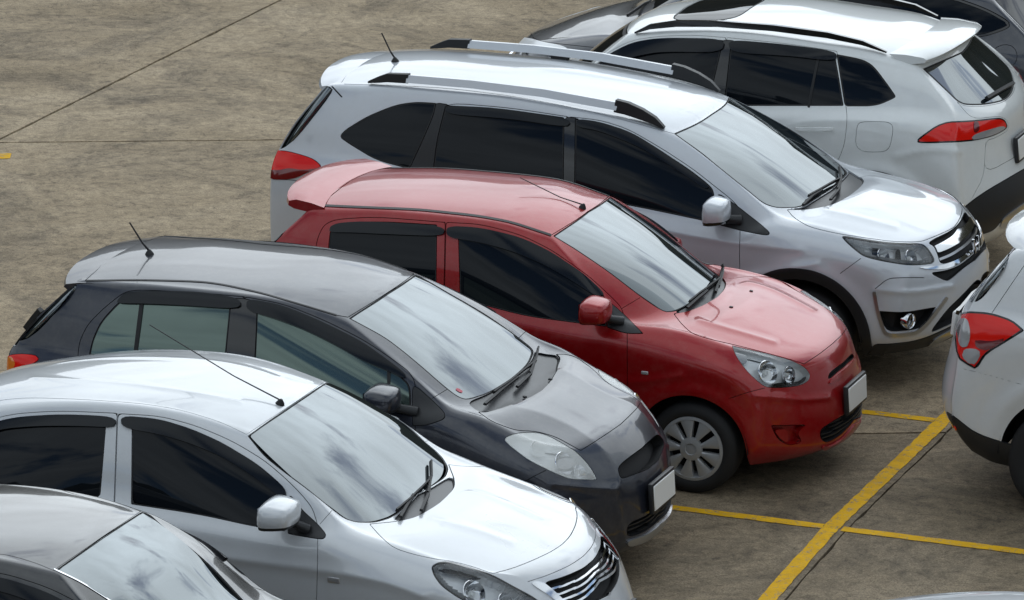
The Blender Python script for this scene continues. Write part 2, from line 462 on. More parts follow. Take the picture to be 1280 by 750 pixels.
class Car:
    def __init__(s, name, label, group, sp, pos, paint, hx=1, yaw=0.0, lev=4):
        s.sp, s.pos, s.hx, s.paint = sp, np.array(pos, float), hx, paint
        s.yaw = math.radians(yaw)
        s.root = bpy.data.objects.new(name, None); COL.objects.link(s.root)
        s.root.location = (pos[0], pos[1], 0); s.root.rotation_euler = (0, 0, s.yaw + (math.pi if hx < 0 else 0))
        s.root.empty_display_size = .3
        prop(s.root, label, 'car', group)
        V, Q = cage(sp)
        T = V.copy()
        for _ in range(4):
            X, _q = subdiv(V, Q, 1)
            V = V + .75 * (T - X[:len(V)])
        X, q = subdiv(V, Q, 3); s.low = s.half(X, q)
        X, q = subdiv(V, Q, lev)
        S = s.half(X, q)
        s.base = S
        for S_ in (S, s.low):
            for x, z, R, a, wd in sp.get('flare', []):
                d = np.hypot(S_.V[:, 0] - x, np.maximum(S_.V[:, 2] - z, 0)) - R
                side = np.clip((-S_.N[:, 1] - .35) / .4, 0, 1)
                S_.V[:, 1] -= a * np.exp(-(d / wd) ** 2) * side
        s.low.N = s.norm(s.low.V, s.low.F)
        s.refresh()
        for poly, amp, wd in sp.get('crease', []): s.crease(poly, amp, wd)
        s.body = s.base.copy(); s.deep = []
        b_ = s.base; o_ = len(b_.V)
        s.bvh = BVHTree.FromPolygons(np.concatenate([b_.V, b_.V * (1, -1, 1)]).tolist(), np.concatenate([b_.F, b_.F[:, ::-1] + o_]).tolist())
    def half(s, X, q):
        F = np.concatenate([q[:, [0, 1, 2]], q[:, [0, 2, 3]]])
        F = F[X[F].mean(1)[:, 1] < 0]
        S = Surf(X, np.zeros_like(X), F).compact()
        S.V[np.abs(S.V[:, 1]) < 2e-4, 1] = 0
        S.N = s.norm(S.V, S.F)
        return S
    def norm(s, V, F):
        N = smooth_normals(V, F); mid = np.abs(V[:, 1]) < 1e-6
        N[mid, 1] = 0
        return N / np.maximum(np.linalg.norm(N, axis=1, keepdims=True), 1e-12)
    def refresh(s): s.base.N = s.norm(s.base.V, s.base.F)
    def rot(s, P, inv=False):
        a = -s.yaw if inv else s.yaw; c, q = math.cos(a), math.sin(a)
        P = np.asarray(P, float)
        return np.stack([P[..., 0] * c - P[..., 1] * q, P[..., 0] * q + P[..., 1] * c, P[..., 2]], -1)
    def world(s, P): return s.rot(np.asarray(P) * (s.hx, 1, 1)) + (s.pos[0], s.pos[1], 0)
    def pix(s, P):
        q = s.world(P) - CAMP; z = q @ VIEW
        return np.stack([640 + FPX * (q @ RIGHT) / z, 375 - FPX * (q @ UP) / z], 1)
    def ray(s, px, py):
        d = s.rot(pix_ray(px, py), True) * (s.hx, 1, 1)
        o = s.rot(CAMP - (s.pos[0], s.pos[1], 0), True) * (s.hx, 1, 1)
        return o, d
    def hit(s, px, py):
        o, d = s.ray(px, py)
        h = s.bvh.ray_cast(Vector(o), Vector(d))
        if h[0] is None:
            print('MISS', s.root.name, px, py); return s.at_y(px, py, 0), Vector((0, -1, 0))
        nv = h[1]
        if nv.dot(Vector(d)) > 0: nv = -nv
        return h[0], nv
    def at_y(s, px, py, y):
        o, d = s.ray(px, py); return Vector(o + d * ((y - o[1]) / d[1]))
    def field(s, S, poly, closed=True, face=.03, xr=None, sm=2):
        P = s.pix(S.V); d = sdf(P, chaikin(poly, closed, sm) if sm else poly, closed)
        if face is not None:
            nw = s.rot(S.N * (s.hx, 1, 1)) @ VIEW
            d = np.where(nw > -face, np.abs(d) + 40, d)
        if xr: d = np.where((S.V[:, 0] < xr[0]) | (S.V[:, 0] > xr[1]), np.abs(d) + 40, d)
        return d
    def crease(s, poly, amp, wd):
        d = s.field(s.base, poly, False)
        s.base.V = s.base.V + s.base.N * (amp * np.clip(1 - d / wd, 0, 1) ** 2)[:, None]; s.base.V[np.abs(s.base.V[:, 1]) < 2e-4, 1] = 0
        s.refresh()
    # -- output of a piece of the half surface: one mesh across the middle, or a left and a right one
    def emit(s, S, name, mt, off=0.0, th=0.0, parent=None, flat=False, both=True):
        if not len(S.F): print('EMPTY', s.root.name, name); return None
        V, N, F = S.V + S.N * off, S.N, S.F
        if th > 0:
            ed = np.concatenate([F[:, [0, 1]], F[:, [1, 2]], F[:, [2, 0]]])
            k = np.sort(ed, 1); kk = k[:, 0].astype(np.int64) * len(V) + k[:, 1]
            u, fi, ct = np.unique(kk, return_index=True, return_counts=True)
            be = ed[fi[ct == 1]]
            be = be[~((np.abs(V[be[:, 0], 1]) < 1e-5) & (np.abs(V[be[:, 1], 1]) < 1e-5))]
            if len(be):
                a, b = V[be[:, 0]], V[be[:, 1]]; a2, b2 = a - N[be[:, 0]] * th, b - N[be[:, 1]] * th
                fn = np.cross(a2 - a, b - a); fn /= np.maximum(np.linalg.norm(fn, axis=1, keepdims=True), 1e-12)
                o = len(V); m_ = len(be); i = np.arange(m_)
                V = np.concatenate([V, a, b, b2, a2]); N = np.concatenate([N, fn, fn, fn, fn])
                F = np.concatenate([F, np.stack([o + i, o + 3 * m_ + i, o + 2 * m_ + i], 1), np.stack([o + i, o + 2 * m_ + i, o + m_ + i], 1)])
        centre = bool((np.abs(S.V[:, 1]) < 1e-5).any())
        if s.hx < 0:
            V, N, F = V * (1, -1, 1), N * (1, -1, 1), F[:, ::-1]
        if centre:
            o = len(V)
            V = np.concatenate([V, V * (1, -1, 1)]); N = np.concatenate([N, N * (1, -1, 1)]); F = np.concatenate([F, F[:, ::-1] + o])
        me = mesh_np(name, V, F, N); ob = link(name, me, mt, parent or s.root)
        if not centre and both:
            o2 = bpy.data.objects.new(name, me); COL.objects.link(o2); o2.scale = (1, -1, 1); o2.parent = parent or s.root
        return ob
    def fair(s, S, kind):
        """glass is smoother than the sheet metal round it: fit it to one low-order surface"""
        if len(S.V) < 40: return S
        V = S.V.copy(); x, y, z = V.T
        def basis(kind):
            if kind == 'side': return np.stack([np.ones_like(x), x, z, x * x, x * z, z * z], 1)
            q = y * y
            return np.stack([np.ones_like(x), z, z * z, q, q * z, q * q, z ** 3, q * z * z, q * q * z, q ** 3], 1)
        tgt, ax = (y, 1) if kind == 'side' else (x, 0)
        B = basis(kind); k, *_ = np.linalg.lstsq(B, tgt, rcond=None)
        fit = B @ k
        if np.abs(fit - tgt).max() > .05: print('FAIR', s.root.name, kind, np.abs(fit - tgt).max())
        V[:, ax] = fit
        if kind == 'side':
            gx = k[1] + 2 * k[3] * x + k[4] * z; gz = k[2] + k[4] * x + 2 * k[5] * z; N = np.stack([gx, -np.ones_like(x), gz], 1)
        else:
            q = y * y; gz = k[1] + 2 * k[2] * z + k[4] * q + 3 * k[6] * z * z + 2 * k[7] * q * z + k[8] * q * q; gy = (k[3] + k[4] * z + 2 * k[5] * q + k[7] * z * z + 2 * k[8] * q * z + 3 * k[9] * q * q) * 2 * y
            N = np.stack([np.ones_like(x), -gy, -gz], 1)
        N /= np.linalg.norm(N, axis=1, keepdims=True)
        N = N * np.sign((N * S.N).sum(1).mean())
        return Surf(V, N, S.F)
    def cut(s, name, poly, mt, off=0.0, th=.012, gap=.45, deep=0.0, seal=0.0, xr=None, face=.03, sm=2, seal_mat='rubber', wall=None):
        """take the region inside poly out of the body; put a piece there"""
        d = s.field(s.body, poly, True, face, xr, sm)
        ins = clip(s.body, -d - gap); s.body = clip(s.body, d - gap)
        if deep or (mt and mt.startswith('glass') and name != 'sunroof'): s.deep.append((poly, xr, face, sm))
        ob = None
        if seal:
            d2 = s.field(ins, poly, True, None, None, sm)
            ring = clip(ins, d2 + seal); ins = clip(ins, -d2 - seal)
            s.emit(ring, name + '_seal', seal_mat, off + .001, .01)
        if mt and mt.startswith('glass') and name != 'sunroof':
            ins = s.fair(ins, 'screen' if name in ('windscreen', 'rear_glass') else 'side')
        if mt: ob = s.emit(ins, name, mt, off, th)
        return ob, ins
    def over(s, name, poly, mt, off=.003, th=.004, closed=True, width=1.0, xr=None, face=.03, sm=2, src=None, parent=None, both=True):
        """a strip or patch lying on the surface"""
        S = src or s.base
        if not closed: S = s.refine(S, poly, width + 4, face, xr)
        d = s.field(S, poly, closed, face, xr, sm)
        return s.emit(clip(S, (-d if closed else width - d)), name, mt, off, th, parent, both=both)
    def refine(s, S, poly, rad, face=.03, xr=None, levels=3):
        """split the triangles near a line into four, a few times over"""
        for lv in range(levels):
            d = s.field(S, poly, False, face, xr)
            sel = (d[S.F].min(1) < max(rad * .5 ** lv, 2.2))
            if not sel.any(): return S
            T = S.F[sel]; ed = np.concatenate([T[:, [0, 1]], T[:, [1, 2]], T[:, [2, 0]]]); es = np.sort(ed, 1)
            u, fi, inv = np.unique(es[:, 0].astype(np.int64) * len(S.V) + es[:, 1], return_index=True, return_inverse=True)
            p, q = es[fi, 0], es[fi, 1]; o = len(S.V); n = len(T)
            V = np.concatenate([S.V, (S.V[p] + S.V[q]) / 2]); N = np.concatenate([S.N, (S.N[p] + S.N[q]) / 2])
            a, b, c = o + inv[:n], o + inv[n:2 * n], o + inv[2 * n:]
            F = np.concatenate([S.F[~sel], np.stack([T[:, 0], a, c], 1), np.stack([a, T[:, 1], b], 1), np.stack([c, b, T[:, 2]], 1), np.stack([a, b, c], 1)])
            S = Surf(V, N, F)
        return S
    def groove(s, poly, width=.5, xr=None, face=.03):
        s.body = s.refine(s.body, poly, 5, face, xr)
        d = s.field(s.body, poly, False, face, xr)
        s.body = clip(s.body, d - width)
    def arch(s, x, z, R, clad=None, gap=None):
        def f(S):
            d = np.hypot(S.V[:, 0] - x, np.maximum(S.V[:, 2] - z, 0)) - R
            return np.where(S.V[:, 1] < -s.sp['W'] + .4, d, np.abs(d) + .2)
        if clad:
            def g(S):
                d = np.maximum(np.abs(S.V[:, 0] - x), 0)
                d = np.hypot(S.V[:, 0] - x, np.maximum(S.V[:, 2] - z, 0)) - R - clad
                return np.where(S.V[:, 1] < -s.sp['W'] + .4, d, np.abs(d) + .2)
            ring = clip(s.body, f(s.body)); ring = clip(ring, -g(ring))
            s.emit(ring, 'arch_trim', 'plastic', .010, .03)
            s.body = clip(s.body, g(s.body))
        else:
            s.body = clip(s.body, f(s.body))
        s.arches = getattr(s, 'arches', []) + [(x, z, R, f)]
    def finish(s):
        s.emit(s.body, 'body', s.paint, 0, .008)
        inn = s.low
        for poly, xr, face, sm in s.deep: inn = clip(inn, s.field(inn, poly, True, face, xr, sm))
        for a in getattr(s, 'arches', []): inn = clip(inn, a[3](inn))
        ob = s.emit(inn, 'inner_panel', 'black_gap', -.012)
        W = s.sp['W']; V, Fc = [], []
        for x, z, R, f in getattr(s, 'arches', []):     # wheel wells
            for sg in (-1, 1):
                o = len(V); m_ = 20
                for i in range(m_ + 1):
                    a = math.pi * (i / m_) ; 
                    for y in (W - .03, W - .36): V.append((x + (R + .012) * math.cos(a), sg * y, z + (R + .012) * math.sin(a)))
                for i in range(m_): Fc.append((o + 2 * i, o + 2 * i + 1, o + 2 * i + 3, o + 2 * i + 2))
                o2 = len(V); V.append((x, sg * (W - .36), z))
                for i in range(m_): Fc.append((o2, o + 2 * i + 1, o + 2 * i + 3))
        z0 = s.sp.get('z0', .2) + .02; xr_, xf_ = s.sp['rear'][0][0] + .35, s.sp['front'][0][0] - .35
        o = len(V); y = W - .16
        V += [(xr_, -y + .1, z0), (xf_, -y + .15, z0), (xf_, y - .15, z0), (xr_, y - .1, z0)]; Fc.append((o, o + 1, o + 2, o + 3))
        link('underbody', mesh_py('underbody', V, Fc), 'black_gap', s.root)
    # -- helpers for separate solid parts, coordinates canonical (near side y<0)
    def add(s, name, vf, mt, smooth=.7, mirror=False, parent=None):
        V = [Vector(v) for v in vf[0]]; Fc = vf[1]
        if s.hx < 0: V = [Vector((v.x, -v.y, v.z)) for v in V]; Fc = [tuple(f)[::-1] for f in Fc]
        bm = bmesh.new(); vs = [bm.verts.new(v) for v in V]
        for f in Fc:
            try: bm.faces.new([vs[i] for i in f])
            except ValueError: pass
        me = bm_mesh(name, bm, smooth); ob = link(name, me, mt, parent or s.root)
        if mirror:
            o2 = bpy.data.objects.new(name, me); COL.objects.link(o2); o2.scale = (1, -1, 1); o2.parent = parent or s.root
            return ob, o2
        return ob
def wheel_parts(car, x, y, R, rr, style, w=.19):
    """tyre, rim with openings and hub cap; far side gets a copy"""
    z = R
    for sg in (-1, 1):
        tw = w / 2
        prof = [(rr - .012, tw * .55), (rr, tw * .92), (rr + .012, tw), (lerp(rr, R, .5), tw * 1.06), (R - .03, tw * .98), (R - .008, tw * .86), (R, tw * .6), (R, 0),
                (R, -tw * .6), (R - .02, -tw * .9), (rr, -tw * .9)]
        V, Fc = lathe(prof, 56)
        root = bpy.data.objects.new('wheel', None); COL.objects.link(root); root.parent = car.root
        root.location = (x, y * (1 if sg > 0 else -1), z); root.rotation_euler = (0, 0, 0 if sg > 0 else math.pi)
        root.empty_display_size = .1
        me = mesh_py('tyre', V, Fc, .8); link('tyre', me, 'tyre', root)
        V, Fc = lathe([(rr + .004, tw * .95), (rr - .012, tw * .93), (rr - .03, tw * .6), (rr - .035, -tw * .8)], 56)
        link('rim', mesh_py('rim', V, Fc, .8), 'alloy', root)
        V, Fc = lathe([(rr - .03, tw * .1), (.0005, tw * .1)], 40); link('brake_disc', mesh_py('brake_disc', V, Fc), 'black_gap', root)
        # spokes: sectors of a domed disc
        ns, frac, r1, r2 = style['n'], style['frac'], style['r1'] * rr, style['r2'] * rr
        V, Fc = [], []
        def dome(r): return tw * (.98 + .10 * math.cos(min(r / rr, 1) * 1.4) - .02)
        vf = []
        for k in range(ns):
            a0 = 2 * math.pi * k / ns; half = math.pi / ns * frac
            V2, F2 = [], []
            st = 7
            for j in range(st + 1):
                r = lerp(r1, r2, j / st); hw = half * lerp(style.get('in', 1.0), 1, j / st) if j < st else half
                for e in range(5):
                    t = a0 - hw + 2 * hw * e / 4
                    V2.append((r * math.cos(t), dome(r) - (.006 if e in (0, 4) else 0), r * math.sin(t)))
            for j in range(st):
                for e in range(4): F2.append((j * 5 + e, j * 5 + e + 1, j * 5 + e + 6, j * 5 + e + 5))
            m_ = len(V2); V2 += [(v[0], v[1] - .03, v[2]) for v in V2]
            ring = [e for e in range(5)] + [j * 5 + 4 for j in range(1, st + 1)] + [st * 5 + e for e in range(3, -1, -1)] + [j * 5 for j in range(st - 1, 0, -1)]
            for q in range(len(ring)):
                a, b = ring[q], ring[(q + 1) % len(ring)]; F2.append((a, b, b + m_, a + m_))
            vf.append((V2, F2))
        vf.append(lathe([(rr + .002, tw * .97), (r2 * .99, dome(r2) + .002), (r2 * .95, dome(r2) - .02)], 56))
        vf.append(lathe([(r1 * 1.06, dome(r1) - .02), (r1 * 1.05, dome(r1) + .001), (r1 * .8, dome(0) + .004), (r1 * .55, dome(0) + .006), (r1 * .5, dome(0) - .002), (.0004, dome(0) + .001)], 40))
        V, Fc = merge(*vf)
        link('hub_cap', mesh_py('hub_cap', V, Fc, .5), style.get('mat', 'alloy'), root)
def rbox(lx, ly, lz, b=.02, seg=3):
    bm = bmesh.new(); bmesh.ops.create_cube(bm, size=1)
    for v in bm.verts: v.co = Vector((v.co.x * lx, v.co.y * ly, v.co.z * lz))
    bmesh.ops.bevel(bm, geom=bm.edges[:], offset=b, segments=seg, affect='EDGES', profile=.5)
    V = [v.co.copy() for v in bm.verts]; bm.verts.index_update(); Fc = [tuple(v.index for v in f.verts) for f in bm.faces]; bm.free()
    return V, Fc
def place(vf, M): return [M @ Vector(v) for v in vf[0]], vf[1]
def frame(o, n, up=(0, 0, 1)):
    """matrix with z along n and y along up, origin o"""
    z = Vector(n).normalized(); x = Vector(up).cross(z).normalized(); y = z.cross(x)
    return Matrix(((x.x, y.x, z.x, o[0]), (x.y, y.y, z.y, o[1]), (x.z, y.z, z.z, o[2]), (0, 0, 0, 1)))
def mirror_unit(car, c, sx, sy, sz, foot, paint_mat, lower=None, tilt=0.0):
    """door mirror: shell (egg-shaped housing), glass at the back, arm to the door"""
    bm = bmesh.new(); bmesh.ops.create_cube(bm, size=2)
    bmesh.ops.subdivide_edges(bm, edges=bm.edges[:], cuts=5, use_grid_fill=True)
    V = []
    for v in bm.verts:
        p = v.co; q = Vector((p.x * math.sqrt(max(0, 1 - p.y ** 2 / 2 - p.z ** 2 / 2 + p.y ** 2 * p.z ** 2 / 3)), p.y * math.sqrt(max(0, 1 - p.z ** 2 / 2 - p.x ** 2 / 2 + p.z ** 2 * p.x ** 2 / 3)),
                              p.z * math.sqrt(max(0, 1 - p.x ** 2 / 2 - p.y ** 2 / 2 + p.x ** 2 * p.y ** 2 / 3))))
        q = q.lerp(p, .42)
        x = q.x * sx * (1 if q.x > 0 else .55); y = q.y * sy * (1 - .10 * q.x); z = q.z * sz * (1 - .12 * q.x - .10 * (-q.y))
        V.append(Vector((x, y, z + tilt * y)) + Vector(c))
    bm.verts.index_update(); Fc = [tuple(v.index for v in f.verts) for f in bm.faces]; bm.free()
    up_f = [f for f in Fc]
    zmid = c[2] - sz * .52
    if lower:
        hi = [f for f in Fc if sum(V[i].z - tilt * (V[i].y - c[1]) for i in f) / 4 > zmid]; lo = [f for f in Fc if f not in set(hi)]
    else: hi, lo = Fc, []
    far = []
    far.append(car.add('mirror_shell', (V, hi), paint_mat, 1.2, True)[1])
    if lo: far.append(car.add('mirror_base', (V, lo), lower, 1.2, True)[1])
    cc = Vector(c); ft = Vector(foot)
    p0 = cc + Vector((0, sy * .6, -sz * .55))
    car.add('mirror_arm', tube([p0, p0.lerp(ft, .5) + Vector((0, 0, -.005)), ft], [sz * .42, sz * .34, sz * .42], 10), 'plastic', .9, True)[1].scale = (.98, -.9, .97)
    g = [Vector((cc.x - sx * .56, cc.y + yy * sy * .72, cc.z + zz * sz * .66)) for yy, zz in ((-1, -.8), (1, -1), (1, .9), (-.9, 1))]
    far.append(car.add('mirror_glass', (g, [(0, 1, 2, 3)]), 'chrome', .7, True)[1])
    for o in far: o.location = (-.15, (.13 if car.hx < 0 else -.13), -.05)      # the far mirror is folded back against its door
def wiper(car, px, lift=.012, r=.006):
    """wiper arm and blade following pixels on the windscreen: px = [pivot, elbow, tip]; blade = [(a),(b)]"""
    for nm, pts, wd, h in px:
        P, U = [], []
        for a, b in zip(pts[:-1], pts[1:]):
            for t in (0, .33, .66):
                h_, n_ = car.hit(lerp(a[0], b[0], t), lerp(a[1], b[1], t)); P.append(h_ + n_ * lift); U.append(n_)
        h_, n_ = car.hit(*pts[-1]); P.append(h_ + n_ * lift); U.append(n_)
        car.add(nm, ribbon(P, wd, h, U), 'rubber', .5)
def antenna(car, base_px, tip_px, tip_dy, r=.004, foot=.03, mt='rubber'):
    b, n = car.hit(*base_px); t = car.at_y(tip_px[0], tip_px[1], b.y + tip_dy)
    V1 = tube([b - n * .005, b + n * .012, b + n * .03], [foot, foot * .75, foot * .25], 10)
    V2 = tube([b + n * .022, b.lerp(t, .35), t], [r * 1.6, r * 1.2, r], 6)
    car.add('antenna', merge(V1, V2), mt, .6)
def plate(car, corners_px, x_hint=None):
    """number plate in a black holder, upright on the bumper, centred on the car's middle"""
    cx = sum(p[0] for p in corners_px) / len(corners_px); cy = sum(p[1] for p in corners_px) / len(corners_px)
    p = car.at_y(cx, cy, 0.0)
    h, n = car.hit(cx, cy); 
    sg = 1 if p.x > 0 else -1
    hs = car.bvh.ray_cast(Vector((sg * 4, 0, p.z)), Vector((-sg, 0, 0)))[0]
    x = sg * max(abs(p.x), abs(hs.x) if hs else 0) + .012 * sg
    tilt = Vector((1, 0, .06)) if x_hint is None else Vector(x_hint)
    M = frame((x, 0, p.z), tilt)
    car.add('plate_holder', place(rbox(.372, .182, .03, .008, 2), M), 'plastic')
    car.add('number_plate', place(rbox(.338, .148, .012, .004, 1), M @ Matrix.Translation((0, 0, .014))), 'plate_white')
def box_bar(car, name, p0s, mt, wd, h, up): car.add(name, ribbon(p0s, wd, h, up), mt, .5)
def on_y(px, poly): pass
def _tub(s, S, name, depth, mt, parent=None, both=True):
    """a recessed pocket: floor at depth and walls up to the surface"""
    if not len(S.F): print('EMPTY', s.root.name, name); return
    V, N, F = S.V - S.N * depth, S.N, S.F
    ed = np.concatenate([F[:, [0, 1]], F[:, [1, 2]], F[:, [2, 0]]]); k = np.sort(ed, 1)
    u, fi, ct = np.unique(k[:, 0].astype(np.int64) * len(V) + k[:, 1], return_index=True, return_counts=True)
    be = ed[fi[ct == 1]]; be = be[~((np.abs(V[be[:, 0], 1]) < 1e-5) & (np.abs(V[be[:, 1], 1]) < 1e-5))]
    a, b, b2, a2 = S.V[be[:, 0]], S.V[be[:, 1]], V[be[:, 1]], V[be[:, 0]]
    o, m_ = len(V), len(be); i = np.arange(m_)
    fn = np.cross(b - a, a2 - a)
    T = Surf(np.concatenate([V, a, b, b2, a2]), np.concatenate([N, fn, fn, fn, fn]),
             np.concatenate([F, np.stack([o + i, o + m_ + i, o + 2 * m_ + i], 1), np.stack([o + i, o + 2 * m_ + i, o + 3 * m_ + i], 1)]))
    T.V = T.V.copy()
    return s.emit(T, name, mt, 0, 0, parent, both=both)
Car.tub = _tub
def _cutf(s, name, fn, mt, off=0.0, th=.012, gap=.004, seal=0.0):
    """cut by a field in the car's own metres"""
    d = fn(s.body.V, s.body.N); ins = clip(s.body, -d - gap); s.body = clip(s.body, d - gap)
    if seal:
        d2 = fn(ins.V, ins.N); ring = clip(ins, d2 + seal); ins = clip(ins, -d2 - seal)
        s.emit(ring, name + '_seal', 'rubber', off + .001, .01)
    if mt == 'glass_dark': ins = s.fair(ins, 'side' if 'side' in name else 'screen')
    return s.emit(ins, name, mt, off, th)
Car.cutf = _cutf
def rear_glass(c, z0, z1, y0, y1, name='rear_glass', front=False):
    def fn(V, N):
        t = np.clip((V[:, 2] - z0) / (z1 - z0), 0, 1)
        d = np.maximum(np.maximum(-V[:, 1] - (y0 + (y1 - y0) * t), z0 - V[:, 2]), V[:, 2] - z1)
        return np.where(((N[:, 0] > .2) if front else (N[:, 0] < -.2)) & (N[:, 2] < .93), d, np.abs(d) + .3)
    c.cutf(name, fn, 'glass_dark', -.003, seal=.02)
def lamp(c, poly, bowls=(), depth=.06, house='lamp_silver', lens='lens', name='headlight', extra=(), edge=0.0):
    ob, ins = c.cut(name, poly, None, deep=1, gap=.3)
    if edge:
        S_ = c.refine(ins, list(poly) + [poly[0]], edge + 3, None)
        d = c.field(S_, poly, True, None); c.emit(clip(S_, d + edge), 'lamp_frame', 'plastic_gloss', .001, .02); ins = clip(S_, -d - edge)
    c.emit(ins, 'lens', lens, -.002, 0)
    c.tub(ins, 'lamp_housing', depth, house)
    for px, py, r, mt in bowls:
        h, n = c.hit(px, py)
        ctr = h - n * (depth * .62)
        ax = (n + Vector((.6, 0, 0))).normalized()
        M = frame(ctr, ax)
        prof = [(r, .018), (r * .96, .022), (r * .9, .012), (r * .7, -.01), (r * .4, -.022), (.001, -.026)]
        V, F = lathe(prof, 24); V = [M @ Vector((v[0], v[2], v[1])) for v in V]
        c.add('lamp_bowl', (V, F), mt, .9, True)
        V, F = lathe([(.001, .012), (r * .22, .006), (r * .28, -.01)], 14); V = [M @ Vector((v[0], v[2], v[1])) for v in V]
        c.add('bulb', (V, F), 'lamp_white', .9, True)
    for poly2, mt, off in extra:
        d = c.field(ins, poly2, True, None); c.emit(clip(ins, -d), 'lamp_trim', mt, off, .006)
    return ins
def spoiler(c, prof, yw, mt, bow=.08, drop=.03, ny=14, name='spoiler', pw=2.2, endcurl=.0):
    """solid of constant closed profile [(x,z)..] swept across the car, bowed forward and lowered towards the ends"""
    V, F = [], []; m_ = len(prof)
    for j in range(ny + 1):
        f = -1 + 2 * j / ny; f = math.copysign(abs(f) ** .85, f); a = abs(f)
        sc = 1 - endcurl * a ** 6
        cx = prof[0][0]; cz = prof[0][1]
        for x, z in prof: V.append((cx + (x - cx) * sc + bow * a ** pw, f * yw, cz + (z - cz) * sc - drop * a ** 2.2))
    for j in range(ny):
        for k in range(m_): k2 = (k + 1) % m_; F.append((j * m_ + k, j * m_ + k2, (j + 1) * m_ + k2, (j + 1) * m_ + k))
    F.append(tuple(range(m_))); F.append(tuple(ny * m_ + k for k in range(m_))[::-1])
    return c.add(name, (V, F), mt, .6)
def repeater(c, px, py, w=.045, h=.022):
    p, n = c.hit(px, py); M = frame(p, n)
    c.add('side_repeater', place(rbox(w, h, .012, .005, 2), M), 'lamp_clear', .9, True)
def visor(c, poly, name='rain_visor'): c.over(name, poly, 'visor', .014, .014)
def nozzle(c, px, py):
    p, n = c.hit(px, py); c.add('washer_nozzle', place(rbox(.022, .022, .012, .004, 2), frame(p, n)), 'plastic', .9)
def fog(c, px, py, r, dep=.0, n_=None):
    p, n = c.hit(px, py); ax = Vector((1, -.3, 0)).normalized(); M = frame(p - n * dep, ax)
    V, F = lathe([(r, -.02), (r, .012), (r * .92, .018), (r * .8, .01), (r * .75, -.01), (r * .5, -.02), (.001, -.024)], 28)
    T = lambda pr: ([M @ Vector((v[0], v[2], v[1])) for v in lathe(pr, 28)[0]], lathe(pr, 28)[1])
    c.add('fog_ring', T([(r, -.03), (r, .012), (r * .93, .018), (r * .84, .010), (r * .80, -.012)]), 'chrome', .7, True)
    c.add('fog_lens', T([(r * .82, -.012), (r * .55, -.004), (.001, .0)]), 'plastic_gloss', .9, True)
ALLOY = dict(n=9, frac=.72, r1=.34, r2=.93, **{'in': .75})
ALLOY5 = dict(n=5, frac=.42, r1=.30, r2=.95, **{'in': 1.3})
def wheels(c, xf, xr, R, rr, st=ALLOY, W=None, w=.20):
    y = (W or c.sp['W']) - .03 - w / 2
    wheel_parts(c, xf, y, R, rr, st, w); wheel_parts(c, xr, y, R, rr, st, w)
def mirror(c, px, py, out, sx, sy, sz, foot_px, mt, lower=None, tilt=0.0):
    ctr = c.at_y(px, py, -(c.sp['W'] + out - .04)); f, n = c.hit(*foot_px)
    mirror_unit(c, tuple(ctr), sx * 1.3, sy * 1.25, sz * 1.15, f, mt, lower, tilt)

def handles(c, spots):
    for x, z in spots:
        h = c.bvh.ray_cast(Vector((x, -2, z)), Vector((0, 1, 0)))[0]
        if h is None: continue
        y = h.y
        c.add('door_handle', ribbon([(x - .09, y - .002, z), (x - .065, y - .034, z + .002), (x + .065, y - .034, z + .002), (x + .09, y - .002, z)], .026, .014, [Vector((0, -1, .1))] * 4), c.paint, .8, True)
